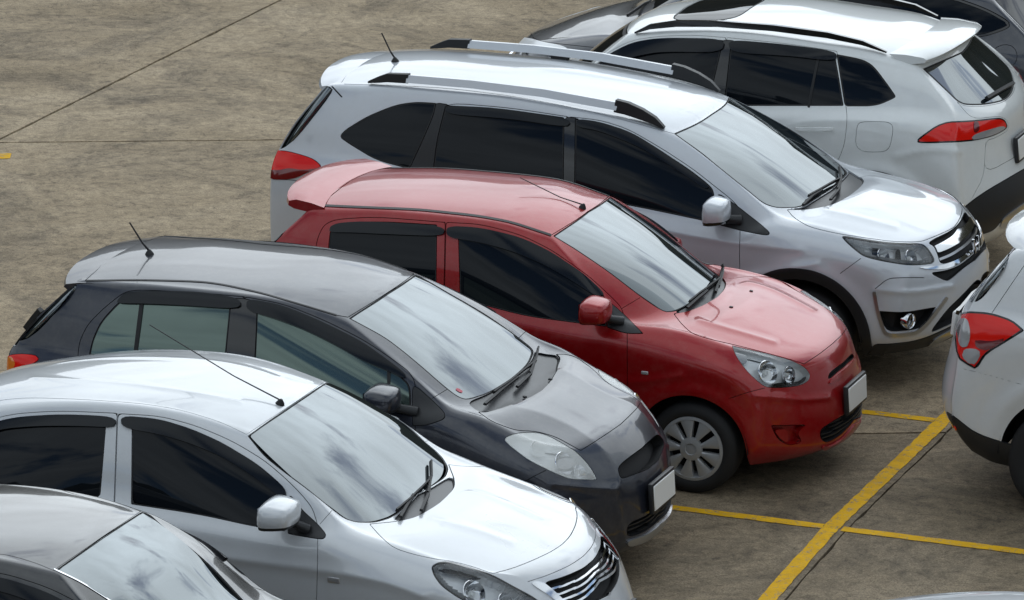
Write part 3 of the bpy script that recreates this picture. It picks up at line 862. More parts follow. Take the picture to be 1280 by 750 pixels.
# ---------------------------------------------------------------- ground
def ground_mat(name, paint=None, k=1.0):
    mt = bpy.data.materials.new(name); mt.use_nodes = True; t = mt.node_tree; b = t.nodes['Principled BSDF']
    L = t.links.new
    co = t.nodes.new('ShaderNodeTexCoord')
    def noise(sc, det=8, rough=.6, vec=None, dist=0):
        n = t.nodes.new('ShaderNodeTexNoise'); n.inputs['Scale'].default_value = sc; n.inputs['Detail'].default_value = det; n.inputs['Roughness'].default_value = rough
        n.inputs['Distortion'].default_value = dist
        L(vec or co.outputs['Object'], n.inputs['Vector']); return n.outputs['Fac']
    def ramp(f, *st):
        r = t.nodes.new('ShaderNodeValToRGB')
        while len(r.color_ramp.elements) < len(st): r.color_ramp.elements.new(.5)
        for e, (p, c) in zip(r.color_ramp.elements, st): e.position = p; e.color = (*c, 1)
        L(f, r.inputs[0]); return r.outputs[0]
    def mixc(a, c, f, mode='MIX'):
        n = t.nodes.new('ShaderNodeMix'); n.data_type = 'RGBA'; n.blend_type = mode
        L(a, n.inputs['A']); L(c, n.inputs['B'])
        if isinstance(f, float): n.inputs['Factor'].default_value = f
        else: L(f, n.inputs['Factor'])
        return n.outputs['Result']
    mp = t.nodes.new('ShaderNodeMapping'); mp.inputs['Scale'].default_value = (1, 1.15, 1); mp.inputs['Rotation'].default_value = (0, 0, -.38)
    L(co.outputs['Object'], mp.inputs[0])
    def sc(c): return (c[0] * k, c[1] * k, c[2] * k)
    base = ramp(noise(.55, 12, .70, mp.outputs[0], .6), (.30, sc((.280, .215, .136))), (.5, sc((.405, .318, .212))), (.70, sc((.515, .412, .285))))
    fine = ramp(noise(11, 12, .82, mp.outputs[0], .8), (.34, (.48, .47, .46)), (.5, (1, 1, 1)), (.66, (1.32, 1.31, 1.28)))
    col = mixc(base, fine, 1.0, 'MULTIPLY')
    grit = ramp(noise(85, 8, .85), (.36, (.34, .33, .32)), (.5, (1, 1, 1)), (.66, (1.5, 1.48, 1.44)))
    col = mixc(col, grit, 1.0, 'MULTIPLY')
    stain = ramp(noise(.7, 9, .76, None, 1.4), (.36, (.42, .43, .46)), (.53, (1, 1, 1)))
    col = mixc(col, stain, .8, 'MULTIPLY')
    scuff = ramp(noise(3.2, 10, .82, None, 2.2), (.35, (.50, .50, .52)), (.47, (1, 1, 1)))
    col = mixc(col, scuff, .8, 'MULTIPLY')
    pit = ramp(noise(28, 10, .9, None, .4), (.40, (.30, .29, .28)), (.445, (1, 1, 1)))
    col = mixc(col, pit, .7, 'MULTIPLY')
    if paint:
        pc = ramp(noise(6, 8, .7), (.3, (paint[0] * .78, paint[1] * .75, paint[2])), (.6, paint))
        wear = ramp(noise(16, 12, .88, None, .8), (.435, (0, 0, 0)), (.465, (1, 1, 1)))
        col = mixc(col, pc, wear)
    L(col, b.inputs['Base Color'])
    b.inputs['Roughness'].default_value = .85; b.inputs['Specular IOR Level'].default_value = .3
    bp = t.nodes.new('ShaderNodeBump'); bp.inputs['Strength'].default_value = .6; bp.inputs['Distance'].default_value = .006
    L(noise(45, 8, .75), bp.inputs['Height']); L(bp.outputs[0], b.inputs['Normal'])
    MATS[name] = mt
ground_mat('concrete', None, 1.0); ground_mat('concrete_stained_shaded', None, .64); ground_mat('yellow_paint', (.84, .47, .008))  # darker concrete: staining and the shade near the cars, both in its colour
mat('joint', (.02, .018, .015), .9)
rnd = random.Random(4)
g = 400
gnd = prop(link('ground', mesh_py('ground', [(-g, -g, -.03), (g, -g, -.03), (g, g, -.03), (-g, g, -.03)], [(0, 1, 2, 3)]), 'joint'), kind='structure')
def wob(a, b, gapn, seed):
    """joint edge between a and b, slightly ragged inside the part that can be seen"""
    r = random.Random(seed); a, b = Vector(a).to_2d(), Vector(b).to_2d(); L = (b - a).length; n = Vector((-(b - a).y, (b - a).x)) / L
    P = []
    m_ = int(min(L, 60) / .12)
    s0 = max(0, (-(a - Vector((-2, 3))).dot((b - a) / L)) * -1 - 30)
    mid = (Vector((-2, 3)) - a).dot((b - a) / L)
    ts = [0] + sorted(t for t in (mid - 25 + .12 * i for i in range(420)) if 0 < t < L) + [L]
    for k, t in enumerate(ts):
        j = 0 if k in (0, len(ts) - 1) else r.uniform(-.004, .004) + (.012 * r.random() if r.random() < .10 else 0)
        P.append(a + (b - a) / L * t + n * (gapn + max(j, -gapn * .7)))
    return P
def slab(corners, gaps, mt='concrete'):
    P = []; n = len(corners)
    for i in range(n):
        e = wob(corners[i], corners[(i + 1) % n], gaps[i], i * 7 + len(P))
        P += e if gaps[i] else [Vector(corners[i])]
    bm = bmesh.new(); vs = [bm.verts.new((p[0], p[1], 0)) for p in P]
    f = bm.faces.new(vs); bm.normal_update()
    ex = bmesh.ops.extrude_edge_only(bm, edges=bm.edges[:])
    for v in ex['geom']:
        if isinstance(v, bmesh.types.BMVert): v.co.z = -.03
    bmesh.ops.triangulate(bm, faces=[q for q in bm.faces if len(q.verts) > 4])
    o = link('slab', bm_mesh('slab', bm, .5), mt, gnd)
    return o
G_ = .013
def yb(x): return 6.33 + (x + 8.85) * .445
def yc(x): return 2.03 + (x - .09) * .44
slab([(-g, -g), (-8.86, -g), (-8.86, g), (-g, g)], [0, G_, 0, 0])
slab([(-8.86, -g), (.09 + .045 * g, -g), (.09, 0), (.09, yc(.09)), (-8.86, yc(-8.86))], [0, .006, .006, G_, G_], 'concrete_stained_shaded')
slab([(-8.86, yc(-8.86)), (.09, yc(.09)), (.09, yb(.09)), (-8.86, yb(-8.86))], [G_, G_, G_, G_])
slab([(-8.86, yb(-8.86)), (.09, yb(.09)), (.09, g), (-8.86, g)], [G_, G_, 0, G_])
slab([(.09 + .045 * g, -g), (g, -g), (g, g), (.09, g), (.09, 0)], [0, 0, 0, .006, .006], 'concrete_stained_shaded')
def stripe(x0, y0, x1, y1, wd, ang=None):
    """painted line with slightly ragged edges, 4 mm above the slabs"""
    a, b = Vector((x0, y0)), Vector((x1, y1)); d = (b - a); L = d.length; d /= L; n = Vector((-d.y, d.x)); V, F = [], []
    m_ = max(2, int(L / .06))
    for i in range(m_ + 1):
        p = a + d * L * i / m_
        for s in (-1, 1):
            q = p + n * (s * (wd / 2 + rnd.uniform(-.004, .004))); V.append((q.x, q.y, .004))
        if i: F.append((2 * i - 2, 2 * i, 2 * i + 1, 2 * i - 1))
    me = mesh_py('painted_line', V, F)
    o = link('painted_line', me, 'yellow_paint', gnd)
    return o
for k in range(-2, 5):
    y = 2.24 * k
    stripe(-4.9, y, -.058, y, .085); stripe(.062 + max(0, -y) * .045, y, 4.9, y, .085)
stripe(-.005, 0, -.005, 12, .10); stripe(.355, -8, -.005, 0, .10)
stripe(-8.54, 6.0, -12.5, 4.3, .16)

def unseen_dark_ring():  # added dark ring out of frame, shaped to darken roof and hood reflections
    mt = mat('hillside', (.035, .038, .020), .95); t = mt.node_tree; b = t.nodes['Principled BSDF']
    co = t.nodes.new('ShaderNodeTexCoord'); n = t.nodes.new('ShaderNodeTexNoise'); n.inputs['Scale'].default_value = .5; n.inputs['Detail'].default_value = 8
    r = t.nodes.new('ShaderNodeValToRGB'); r.color_ramp.elements[0].color = (.022, .026, .012, 1); r.color_ramp.elements[1].color = (.075, .060, .038, 1)
    t.links.new(co.outputs['Object'], n.inputs[0]); t.links.new(n.outputs[0], r.inputs[0]); t.links.new(r.outputs[0], b.inputs['Base Color'])
    rr_ = random.Random(8); V, F = [], []; m_ = 240; h = [rr_.uniform(.7, 1.25) for _ in range(m_)]
    prof = [(44, -.2), (46, .45), (48, .8), (50, 1.0), (56, 1.04), (70, .9), (120, -.05)]
    for i in range(m_):
        a = 2 * math.pi * i / m_; hh = 13.2 * (.5 * h[i] + .25 * h[i - 1] + .25 * h[(i + 1) % m_]) * (1 + .12 * math.sin(5 * a + 1))
        for r_, z in prof: V.append((-2 + r_ * math.cos(a), 2 + r_ * math.sin(a), z * hh + rr_.uniform(-.25, .25)))
    k = len(prof)
    for i in range(m_):
        for j in range(k - 1): F.append((i * k + j, ((i + 1) % m_) * k + j, ((i + 1) % m_) * k + j + 1, i * k + j + 1))
    me = mesh_py('unseen_dark_ring', V, F)
    me.flip_normals() if hasattr(me, 'flip_normals') else None
    prop(link('unseen_dark_ring', me, 'hillside'), kind='structure')
unseen_dark_ring()

ROW = 'cars parked side by side in the row'
def car_red():
    sp = dict(W=.83, z0=.19, c=7, xs=[-1.58, -1.33, -1.0, -.6, -.15, .25, .57, .70, .95, 1.22, 1.48, 1.66],
        belt=[(-1.6, 1.12, .70), (-.3, 1.05, .765), (.45, .99, .77), (.70, 1.01, .73), (1.0, .985, .715), (1.25, .95, .70), (1.5, .88, .665), (1.7, .80, .60)],
        plan=[(-1.6, .05), (-1.2, .01), (0, 0), (1.2, 0), (1.5, .03), (1.7, .08)],
        front=[(1.90, .19, 1.58, .70, .20), (1.985, .26, 1.62, .765, .30), (1.985, .45, 1.63, .78, .44), (1.95, .58, 1.64, .765, .58), (1.91, .69, 1.66, .70, .70), (1.845, .79, 1.70, .57, .80)],
        rear=[(-1.66, .25, -1.5, .70, .22), (-1.75, .32, -1.52, .77, .32), (-1.77, .5, -1.53, .79, .48), (-1.83, .65, -1.58, .78, .74), (-1.84, .9, -1.63, .73, 1.01), (-1.82, 1.0, -1.65, .67, 1.12)],
        roof=[(-1.36, .53, 1.455), (-.9, .545, 1.495), (-.45, .55, 1.505), (-.1, .545, 1.49), (.2, .51, 1.43)], crown=.05, wstop=(.25, 1.465), rtop=(-1.40, 1.49),
        cowlx=1.06, hoodc=[(1.06, 1.02), (1.3, .975), (1.6, .89), (1.845, .79)],
        flare=[(1.225, .285, .37, .012, .05), (-1.225, .285, .37, .012, .05)],
        crease=[([(873, 400), (900, 408), (935, 418), (968, 428)], .008, 7), ([(480, 415), (560, 432), (640, 452), (784, 480), (850, 470)], .010, 12),
                ([(945, 495), (1000, 500), (1035, 497)], .010, 10)])
    c = Car('hatchback', 'glossy red hatchback with rear roof spoiler and a silver multi-slot wheel cover', ROW, sp, (-2.217, 1.09), 'paint_red')
    c.cut('windscreen', [(692, 295), (692, 295), (720, 312), (760, 339), (800, 370), (822, 385), (832, 390), (845, 389), (860, 381), (880, 366), (895, 352), (904, 340), (930, 300), (762, 246), (745, 257), (725, 273)], 'glass_wind', -.003, seal=1.0)
    c.cut('cowl_panel', [(841, 391), (860, 382), (880, 367), (895, 353), (904, 340), (906, 330), (920, 325), (926, 334), (924, 343), (915, 356), (900, 369), (880, 381), (860, 389)], 'cowl', -.010)
    c.cut('hood', [(842, 392), (842, 392), (852, 405), (865, 417), (887, 424), (914, 430), (950, 439), (987, 449), (1005, 455), (1005, 455), (1025, 442), (1040, 430), (1062, 414), (1062, 380), (960, 325), (925, 335), (924, 343), (915, 356), (900, 369), (880, 381), (860, 389)], c.paint)
    lamp(c, [(915, 432), (915, 432), (920, 445), (932, 462), (945, 475), (957, 484), (975, 485), (1000, 482), (1011, 476), (1013, 468), (1006, 459), (990, 450.5), (962, 442.5), (937, 437)],
         [(960, 464, .075, 'chrome'), (988, 468, .055, 'chrome')], .055, extra=[([(915, 432), (937, 440), (935, 452), (926, 450), (918, 440)], 'lamp_clear', -.03), ([(970, 478), (1003, 477), (1012, 468), (1016, 480), (990, 490), (965, 490)], 'plastic_gloss', -.03)])
    c.cut('front_window', [(573, 295), (573, 285), (600, 287), (640, 296), (690, 317), (725, 341), (750, 364), (758, 374), (758, 408), (758, 408), (717, 403), (657, 395), (600, 380), (575, 373), (575, 373)], 'glass_dark', -.003, seal=1.4)
    c.cut('mirror_sail', [(760, 376), (776, 389), (804, 417), (804, 417), (782, 417), (759, 409), (759, 409)], 'plastic', .002)
    c.cut('rear_window', [(412, 292), (416, 281), (430, 278), (480, 277), (546, 281), (546, 281), (545, 367), (545, 367), (480, 355), (408, 345), (408, 345)], 'glass_dark', -.003, seal=1.4)
    c.cut('front_door', [(557.5, 278), (557.5, 278), (600, 280), (650, 293), (687, 311), (712, 328), (737, 346), (762, 369), (778, 385), (784, 416), (784, 416), (784, 500), (790, 575), (790, 575), (549, 552), (549, 552), (553, 470), (556, 355)], c.paint)
    c.cut('rear_door', [(556.5, 278), (556.5, 278), (470, 271), (420, 274), (405, 281), (397, 297), (393, 320), (392, 345), (400, 400), (430, 470), (440, 535), (548, 552), (548, 552), (552, 470), (555, 355)], c.paint)
    c.cut('roof', [(398, 257), (398, 257), (444, 259), (520, 262), (560, 266), (600, 270.5), (640, 278), (689, 294), (689, 294), (725, 272), (745, 256), (762, 245), (700, 190), (460, 195), (455, 212)], c.paint)
    # nose
    ob, ins = c.cut('grille_slot', [(1035, 473), (1037, 466), (1050, 456), (1073, 440), (1090, 425), (1090, 438), (1074, 446), (1052, 460), (1038, 473)], None, deep=1); c.tub(ins, 'grille_slot', .03, 'black_gap')
    c.over('grille_garnish', [(1036, 476), (1052, 463), (1073, 448), (1090, 436), (1090, 444), (1074, 454), (1053, 469), (1036, 481)], c.paint, .010, .012)
    gp = [(1025, 537), (1026, 549), (1034, 554), (1051, 544), (1066, 528), (1080, 505), (1080, 495), (1066, 512), (1042, 526)]
    ob, ins = c.cut('lower_grille', gp, None, deep=1); c.tub(ins, 'lower_grille', .05, 'black_gap')
    for k in range(4):
        dy = k * 5.2
        d = c.field(ins, [(1020, 536 + dy), (1042, 529 + dy), (1066, 513 + dy), (1082, 496 + dy)], False, None); c.emit(clip(ins, .9 - d), 'grille_slat', 'plastic', -.008, .02)
    c.over('bumper_lip', [(1028, 556), (1036, 557), (1052, 548), (1068, 530), (1082, 505), (1084, 512), (1072, 534), (1054, 554), (1036, 562), (1026, 561)], c.paint, .012, .02)
    fp = [(964, 532), (964, 532), (1007, 531), (1007, 531), (996, 541), (1003, 553), (986, 557), (972, 549)]
    ob, ins = c.cut('fog_recess', fp, None, deep=1); c.tub(ins, 'fog_recess', .05, 'paint_red')
    c.emit(clip(ins, -c.field(ins, [(968, 538), (986, 537), (987, 555), (978, 551)], True, None)), 'fog_blank', 'paint_red', -.012, .03)
    c.groove([(956, 485), (936, 490), (912, 498)], .4); c.groove([(770, 390), (800, 372)], .35, xr=(.4, 1.2))
    c.cut('rear_glass_edge', [(372, 262), (374, 266), (342, 307), (310, 312), (340, 262)], 'glass_wind', .002, face=0)
    rear_glass(c, 1.10, 1.44, .64, .52)
    c.arch(1.225, .285, .345); c.arch(-1.225, .285, .345)
    c.finish()
    wheels(c, 1.225, -1.225, .285, .198, ALLOY)
    c.over('roof_moulding', [(400, 257), (444, 259), (520, 262), (560, 266), (600, 270.5), (640, 278), (688, 294)], 'rubber', .004, .006, closed=False, width=1.3)
    visor(c, [(412, 291), (414, 283), (425, 279), (460, 277), (556, 283), (556, 296), (480, 293), (440, 291)]); visor(c, [(559, 283), (600, 285), (650, 297), (690, 316), (725, 340), (757, 370), (745, 371), (715, 351), (680, 331), (640, 314), (600, 303), (559, 297)])
    spoiler(c, [(-1.36, 1.50), (-1.46, 1.525), (-1.58, 1.54), (-1.64, 1.525), (-1.645, 1.49), (-1.60, 1.47), (-1.45, 1.45)], .54, c.paint, bow=.07, drop=.03, endcurl=.15)
    mirror(c, 741, 389, .10, .085, .095, .068, (778, 402), c.paint)
    wiper(c, [('wiper_arm', [(858, 388), (868, 378), (882, 366)], .02, .014), ('wiper_blade', [(860, 380), (872, 370), (886, 360), (897, 352)], .012, .02)])
    wiper(c, [('wiper_arm', [(893, 368), (899, 350), (904, 335)], .02, .014), ('wiper_blade', [(897, 362), (902, 345), (905, 330)], .012, .02)])
    antenna(c, (728, 260), (650, 222), .05, .0028, .026)
    for p in ((939, 364), (914, 384)): nozzle(c, *p)
    repeater(c, 806, 466)
    plate(c, [(1056, 485), (1076, 471), (1077, 497), (1057, 511)])
    handles(c, [(-.33, .86), (-1.02, .92)])
    return c
car_red()
def car_grey():
    sp = dict(W=.845, z0=.19, c=7, xs=[-1.72, -1.45, -1.05, -.6, -.1, .35, .81, .95, 1.14, 1.34, 1.54, 1.68],
        belt=[(-1.7, 1.14, .70), (-1.2, 1.13, .765), (.6, 1.075, .775), (.95, 1.09, .72), (1.14, 1.04, .71), (1.32, .965, .69), (1.5, .90, .66), (1.7, .84, .58)],
        plan=[(-1.6, .04), (-1.2, .01), (0, 0), (1.2, 0), (1.5, .03), (1.7, .08)],
        front=[(1.93, .19, 1.60, .70, .20), (2.0, .27, 1.64, .765, .30), (1.995, .46, 1.66, .78, .45), (1.965, .62, 1.68, .755, .60), (1.88, .745, 1.69, .68, .73), (1.765, .855, 1.68, .54, .84)],
        rear=[(-1.84, .25, -1.66, .72, .22), (-1.93, .33, -1.72, .78, .32), (-1.95, .5, -1.74, .79, .5), (-1.95, .7, -1.75, .78, .74), (-1.92, .95, -1.77, .73, 1.02), (-1.88, 1.04, -1.76, .67, 1.12)],
        roof=[(-1.40, .53, 1.515), (-.9, .55, 1.545), (-.37, .55, 1.55), (.03, .535, 1.525), (.29, .50, 1.46)], crown=.04, wstop=(.34, 1.482), rtop=(-1.45, 1.54),
        cowlx=1.13, hoodc=[(1.13, 1.03), (1.25, 1.02), (1.5, .955), (1.765, .855)],
        flare=[(1.23, .29, .37, .014, .05), (-1.23, .29, .37, .014, .05)],
        crease=[([(640, 508), (680, 518), (715, 534), (742, 552), (765, 575), (775, 605)], .006, 18), ([(770, 610), (772, 640), (780, 670)], .010, 9), ([(690, 605), (740, 610), (768, 612)], .012, 10)])
    c = Car('hatchback', 'dark grey hatchback with green-tinted windows, a roof antenna and milky headlamps', ROW, sp, (-2.69, -1.1), 'paint_grey')
    c.cut('windscreen', [(437, 398), (437, 398), (480, 421), (505, 440), (530, 461), (556, 484), (572, 496), (584, 500), (612, 491), (642, 472), (661, 456), (665, 445), (690, 400), (513, 346), (480, 370)], 'glass_wind', -.003, seal=1.0)
    c.cut('cowl_panel', [(584, 503), (612, 492), (642, 473), (662, 457), (667, 442), (690, 430), (702, 447), (705, 455), (700, 466), (685, 483), (660, 498), (632, 508), (610, 514), (597, 514)], 'cowl', -.010)
    c.cut('hood', [(598, 515), (598, 515), (615, 527), (644, 538), (670, 539), (695, 546), (720, 560), (726, 563), (726, 563), (750, 548), (772, 533), (790, 520), (800, 505), (790, 460), (705, 440), (705, 455), (700, 466), (685, 483), (660, 498), (632, 508), (610, 515)], c.paint)
    lamp(c, [(629, 548), (645, 541), (670, 540), (685, 544), (705, 555), (720, 564), (737, 582), (746, 598), (745, 600), (712, 599), (695, 592), (662, 576), (637, 557)],
         [(706, 577, .07, 'chrome'), (726, 588, .045, 'chrome'), (672, 558, .05, 'lamp_white')], .06, 'lamp_white', 'lens_milky', extra=[([(696, 574), (712, 569), (723, 578), (713, 586), (700, 585)], 'lamp_clear', -.015), ([(676, 580), (690, 588), (706, 597), (700, 600), (684, 592)], 'plastic_gloss', -.012), ([(738, 588), (746, 598), (738, 600), (734, 594)], 'plastic_gloss', -.012)])
    c.cut('front_window', [(321, 397), (321, 380), (355, 388), (392, 403), (430, 424), (467, 447), (500, 470), (513, 482), (513, 520), (513, 520), (478, 509), (400, 492), (317, 478), (317, 478)], 'glass_green', -.003, seal=1.4)
    c.cut('mirror_sail', [(515, 483), (522, 484), (540, 500), (556, 516), (556, 524), (532, 532), (516, 532), (516, 532)], 'plastic', .002)
    c.cut('rear_window', [(111, 446), (116, 424), (126, 402), (146, 380), (160, 369), (225, 368), (289, 374), (289, 374), (287, 395), (280, 466), (280, 466), (200, 456), (112, 448)], 'glass_green', -.003, seal=1.6)
    c.cut('pillar_trim', [(285, 373), (306, 373), (325, 379), (325, 397), (320, 482), (276, 472), (276, 466), (283, 395)], 'plastic_gloss', 0)
    c.cut('front_door', [(306.5, 371), (306.5, 371), (355, 380), (405, 400), (455, 425), (492, 450), (512, 465), (520, 480), (519, 533), (519, 533), (519, 600), (525, 650), (525, 650), (290, 622), (290, 622), (292, 540), (297, 460), (306, 373)], c.paint)
    c.cut('rear_door', [(305.5, 371), (305.5, 371), (250, 366), (175, 362), (155, 365), (130, 385), (110, 405), (100, 425), (97, 445), (100, 490), (125, 540), (140, 600), (289, 622), (289, 622), (291, 540), (296, 460), (305, 373)], c.paint)
    c.cut('roof', [(106, 351), (106, 351), (175, 350), (250, 352), (280, 356), (330, 367), (380, 382), (420, 394), (435, 396.5), (435, 396.5), (480, 369), (514, 345), (430, 280), (150, 290), (130, 330)], c.paint)
    c.cut('tail_lamp', [(0, 464), (-2, 455), (10, 444), (27, 442), (46, 444), (49, 450), (36, 458), (20, 466)], 'lamp_red', .003, .02)
    c.over('turn_lamp', [(0, 464), (-2, 455), (8, 446), (16, 446), (20, 456), (14, 464)], 'lamp_amber', .005, .004)
    ob, ins = c.cut('upper_grille', [(772, 585), (779, 577), (809, 555), (827, 545), (850, 528), (850, 548), (827, 558), (819, 576), (812, 586), (790, 594), (776, 599)], None, deep=1); c.tub(ins, 'upper_grille', .07, 'black_gap')
    ob, ins = c.cut('lower_grille', [(784, 655), (784, 672), (807, 664), (826, 648), (834, 635), (842, 615), (842, 600), (830, 625), (812, 643)], None, deep=1); c.tub(ins, 'lower_grille', .05, 'black_gap')
    for k in range(5):
        d = c.field(ins, [(780, 655 + k * 5.5), (812, 643 + k * 5.5), (832, 620 + k * 5.5), (845, 598 + k * 5.5)], False, None); c.emit(clip(ins, .8 - d), 'grille_slat', 'plastic', -.010, .02)
    c.over('bumper_lip', [(782, 676), (785, 683), (807, 676), (827, 661), (838, 642), (846, 620), (842, 612), (834, 637), (825, 654), (807, 668)], 'satin', .012, .02)
    c.groove([(650, 607), (664, 597), (682, 588)], .45)
    c.groove([(540, 498), (560, 486)], .35)
    c.cut('rear_glass_edge', [(93, 354), (97, 358), (40, 424), (0, 428), (55, 350)], 'glass_wind', .002, face=0)
    rear_glass(c, 1.12, 1.50, .665, .53)
    c.arch(1.23, .29, .345); c.arch(-1.23, .29, .345)
    c.finish()
    wheels(c, 1.23, -1.23, .29, .20, ALLOY)
    c.over('window_bar', [(177, 378), (173, 410), (168, 452)], 'rubber', .002, .006, closed=False, width=2.4)
    c.over('window_bar', [(486, 462), (486, 480), (487, 512)], 'rubber', .002, .006, closed=False, width=2.0)
    visor(c, [(146, 378), (157, 366), (187, 364.5), (250, 366), (301, 374), (301, 387), (225, 382), (180, 380), (152, 380)]); visor(c, [(309, 374), (355, 383), (405, 404), (455, 429), (495, 458), (509, 470), (505, 474), (485, 464), (455, 452), (420, 432), (380, 412), (345, 399), (309, 389)])
    c.over('roof_moulding', [(108, 351), (175, 350), (250, 352), (280, 356), (330, 367), (380, 382), (420, 394)], 'rubber', .003, .005, closed=False, width=.8)
    spoiler(c, [(-1.40, 1.552), (-1.50, 1.545), (-1.60, 1.525), (-1.615, 1.505), (-1.58, 1.48), (-1.45, 1.47)], .545, c.paint, bow=.09, drop=.035, endcurl=.1)
    mirror(c, 474, 500, .10, .09, .10, .068, (522, 515), c.paint, 'plastic')
    c.over('window_sticker', [(568, 484), (577, 487), (580, 492), (571, 489)], 'sticker_red', .001, .001, both=False)
    wiper(c, [('wiper_arm', [(605, 509), (625, 490), (645, 474)], .02, .014), ('wiper_blade', [(615, 494), (635, 480), (655, 464), (668, 455)], .012, .02)])
    wiper(c, [('wiper_arm', [(645, 487), (662, 470), (668, 450)], .02, .014), ('wiper_blade', [(660, 470), (668, 452), (671, 438)], .012, .02)])
    for p in ((656, 496), (688, 474)): nozzle(c, *p)
    antenna(c, (187, 318), (162, 278), -.02, .0045, .03)
    plate(c, [(812, 607), (837, 587), (836, 617), (814, 639)])
    c.add('rear_wiper', ribbon([c.at_y(35, 412, -.3), c.at_y(44, 400, -.3), c.at_y(53, 389, -.3)], .05, .03, (-1, 0, .5)), 'rubber', .5)
    handles(c, [(-.22, .90), (-1.05, .95)])
    return c
car_grey()
def car_white():
    sp = dict(W=.845, z0=.19, c=8, t=2, xs=[-2.08, -1.97, -1.84, -1.35, -.75, -.1, .35, .70, .83, 1.10, 1.38, 1.62, 1.78],
        belt=[(-2.1, 1.02, .64), (-1.5, 1.09, .70), (-1.15, 1.11, .745), (-.36, 1.10, .765), (.52, 1.07, .77), (.83, 1.10, .70), (1.15, 1.01, .70), (1.4, .955, .69), (1.65, .90, .64), (1.85, .85, .56)],
        plan=[(-2.1, .06), (-1.6, .02), (-1.2, 0), (0, 0), (1.2, 0), (1.6, .03), (1.8, .08)],
        front=[(2.10, .19, 1.74, .70, .20), (2.18, .28, 1.78, .765, .30), (2.17, .45, 1.80, .775, .45), (2.11, .60, 1.81, .75, .60), (2.03, .745, 1.81, .68, .73), (1.90, .865, 1.78, .53, .85)],
        rear=[(-2.15, .25, -1.98, .70, .22), (-2.24, .33, -2.02, .77, .32), (-2.26, .5, -2.03, .78, .5), (-2.26, .7, -2.03, .77, .70), (-2.25, .93, -2.06, .72, .92), (-2.22, 1.04, -2.07, .63, 1.03)],
        deckc=[(-2.2, 1.06), (-2.0, 1.11), (-1.85, 1.14)], rgx=-1.94,
        roof=[(-1.45, .48, 1.40), (-1.05, .51, 1.495), (-.7, .53, 1.54), (-.32, .535, 1.555), (0, .52, 1.525), (.26, .49, 1.465)], crown=.04, wstop=(.32, 1.48), rtop=(-1.55, 1.43),
        cowlx=1.0, hoodc=[(1.0, 1.06), (1.3, 1.025), (1.6, .96), (1.90, .865)],
        flare=[(1.3, .29, .37, .014, .05), (-1.3, .29, .37, .014, .05)],
        crease=[([(150, 676), (300, 699), (397, 711), (480, 726), (530, 745)], .014, 16), ([(540, 648), (590, 660), (640, 678)], .005, 9), ([(40, 472), (150, 478), (230, 488), (300, 502)], .004, 6)])
    c = Car('sedan', 'pearl white sedan with chrome slatted grille and white door pillars', ROW, sp, (-2.26, -3.28), 'paint_pearl')
    c.cut('windscreen', [(310, 545), (310, 545), (330, 570), (355, 590), (385, 612), (412, 634), (430, 648), (446, 653), (470, 653), (492, 646), (512, 628), (531, 606), (534, 590), (560, 540), (393, 487), (355, 513)], 'glass_wind', -.003, seal=1.0)
    c.cut('cowl_panel', [(493, 648), (513, 630), (532, 607), (536, 588), (556, 576), (568, 589), (572, 602), (563, 618), (546, 631), (521, 646), (495, 651)], 'cowl', -.010)
    c.cut('hood', [(462, 655), (462, 655), (475, 670), (492, 685), (517, 693), (545, 699), (562, 701), (587, 707), (616, 717), (616, 717), (642, 710), (667, 700), (692, 688), (710, 675), (721, 660), (726, 646), (720, 600), (580, 570), (572, 602), (563, 618), (546, 631), (521, 646), (495, 652)], c.paint)
    lamp(c, [(539, 708), (547, 703), (560, 701.5), (585, 708), (616, 718.5), (642, 733), (665, 745), (680, 756), (640, 764), (605, 762), (575, 749), (552, 733), (542, 719)],
         [(592, 738, .07, 'chrome'), (632, 750, .05, 'chrome')], .055, edge=1.8, extra=[([(544, 708), (560, 703), (587, 710), (608, 718), (596, 722), (570, 714), (556, 712)], 'plastic_gloss', -.02)])
    c.cut('front_window', [(165, 537), (165, 522), (200, 526), (240, 538), (280, 555), (320, 579), (345, 600), (358, 613), (358, 664), (358, 664), (317, 658), (250, 643), (164, 630), (164, 630)], 'glass_dark', -.003, seal=1.4)
    c.cut('mirror_sail', [(360, 614), (376, 636), (397, 655), (408, 668), (405, 674), (392, 673), (360, 667), (360, 667)], 'plastic', .002)
    c.cut('rear_window', [(132, 535), (133, 520), (75, 518), (25, 521), (0, 526), (-40, 537), (-75, 552), (-80, 590), (0, 606), (125, 622), (125, 622)], 'glass_dark', -.003, seal=1.4)
    c.cut('front_door', [(147.5, 517), (147.5, 517), (200, 520), (245, 532), (290, 551), (330, 575), (357, 598), (376, 617), (390, 634), (397, 655), (397, 674), (397, 674), (397, 703), (395, 770), (405, 850), (405, 850), (140, 815), (140, 815), (140, 700), (143.5, 627), (146.5, 540)], c.paint)
    c.cut('rear_door', [(146.5, 516.5), (146.5, 516.5), (75, 513.5), (25, 516.5), (0, 521), (-80, 545), (-135, 580), (-150, 640), (-120, 720), (-95, 780), (139, 815), (139, 815), (139, 700), (142.5, 627), (145.5, 540)], c.paint)
    c.cut('roof', [(-120, 545), (-60, 515), (0, 500), (37, 497), (100, 499), (175, 504), (225, 512), (275, 527), (308, 543), (308, 543), (355, 512), (394, 486), (300, 420), (0, 420), (-150, 480)], c.paint, gap=.25)
    gp = [(677, 729), (705, 721), (730, 710), (743, 698), (746, 670), (760, 640), (775, 680), (775, 735), (764, 742), (742, 753), (705, 757), (700, 747)]
    ob, ins = c.cut('grille', gp, None, deep=1); c.tub(ins, 'grille', .05, 'black_gap')
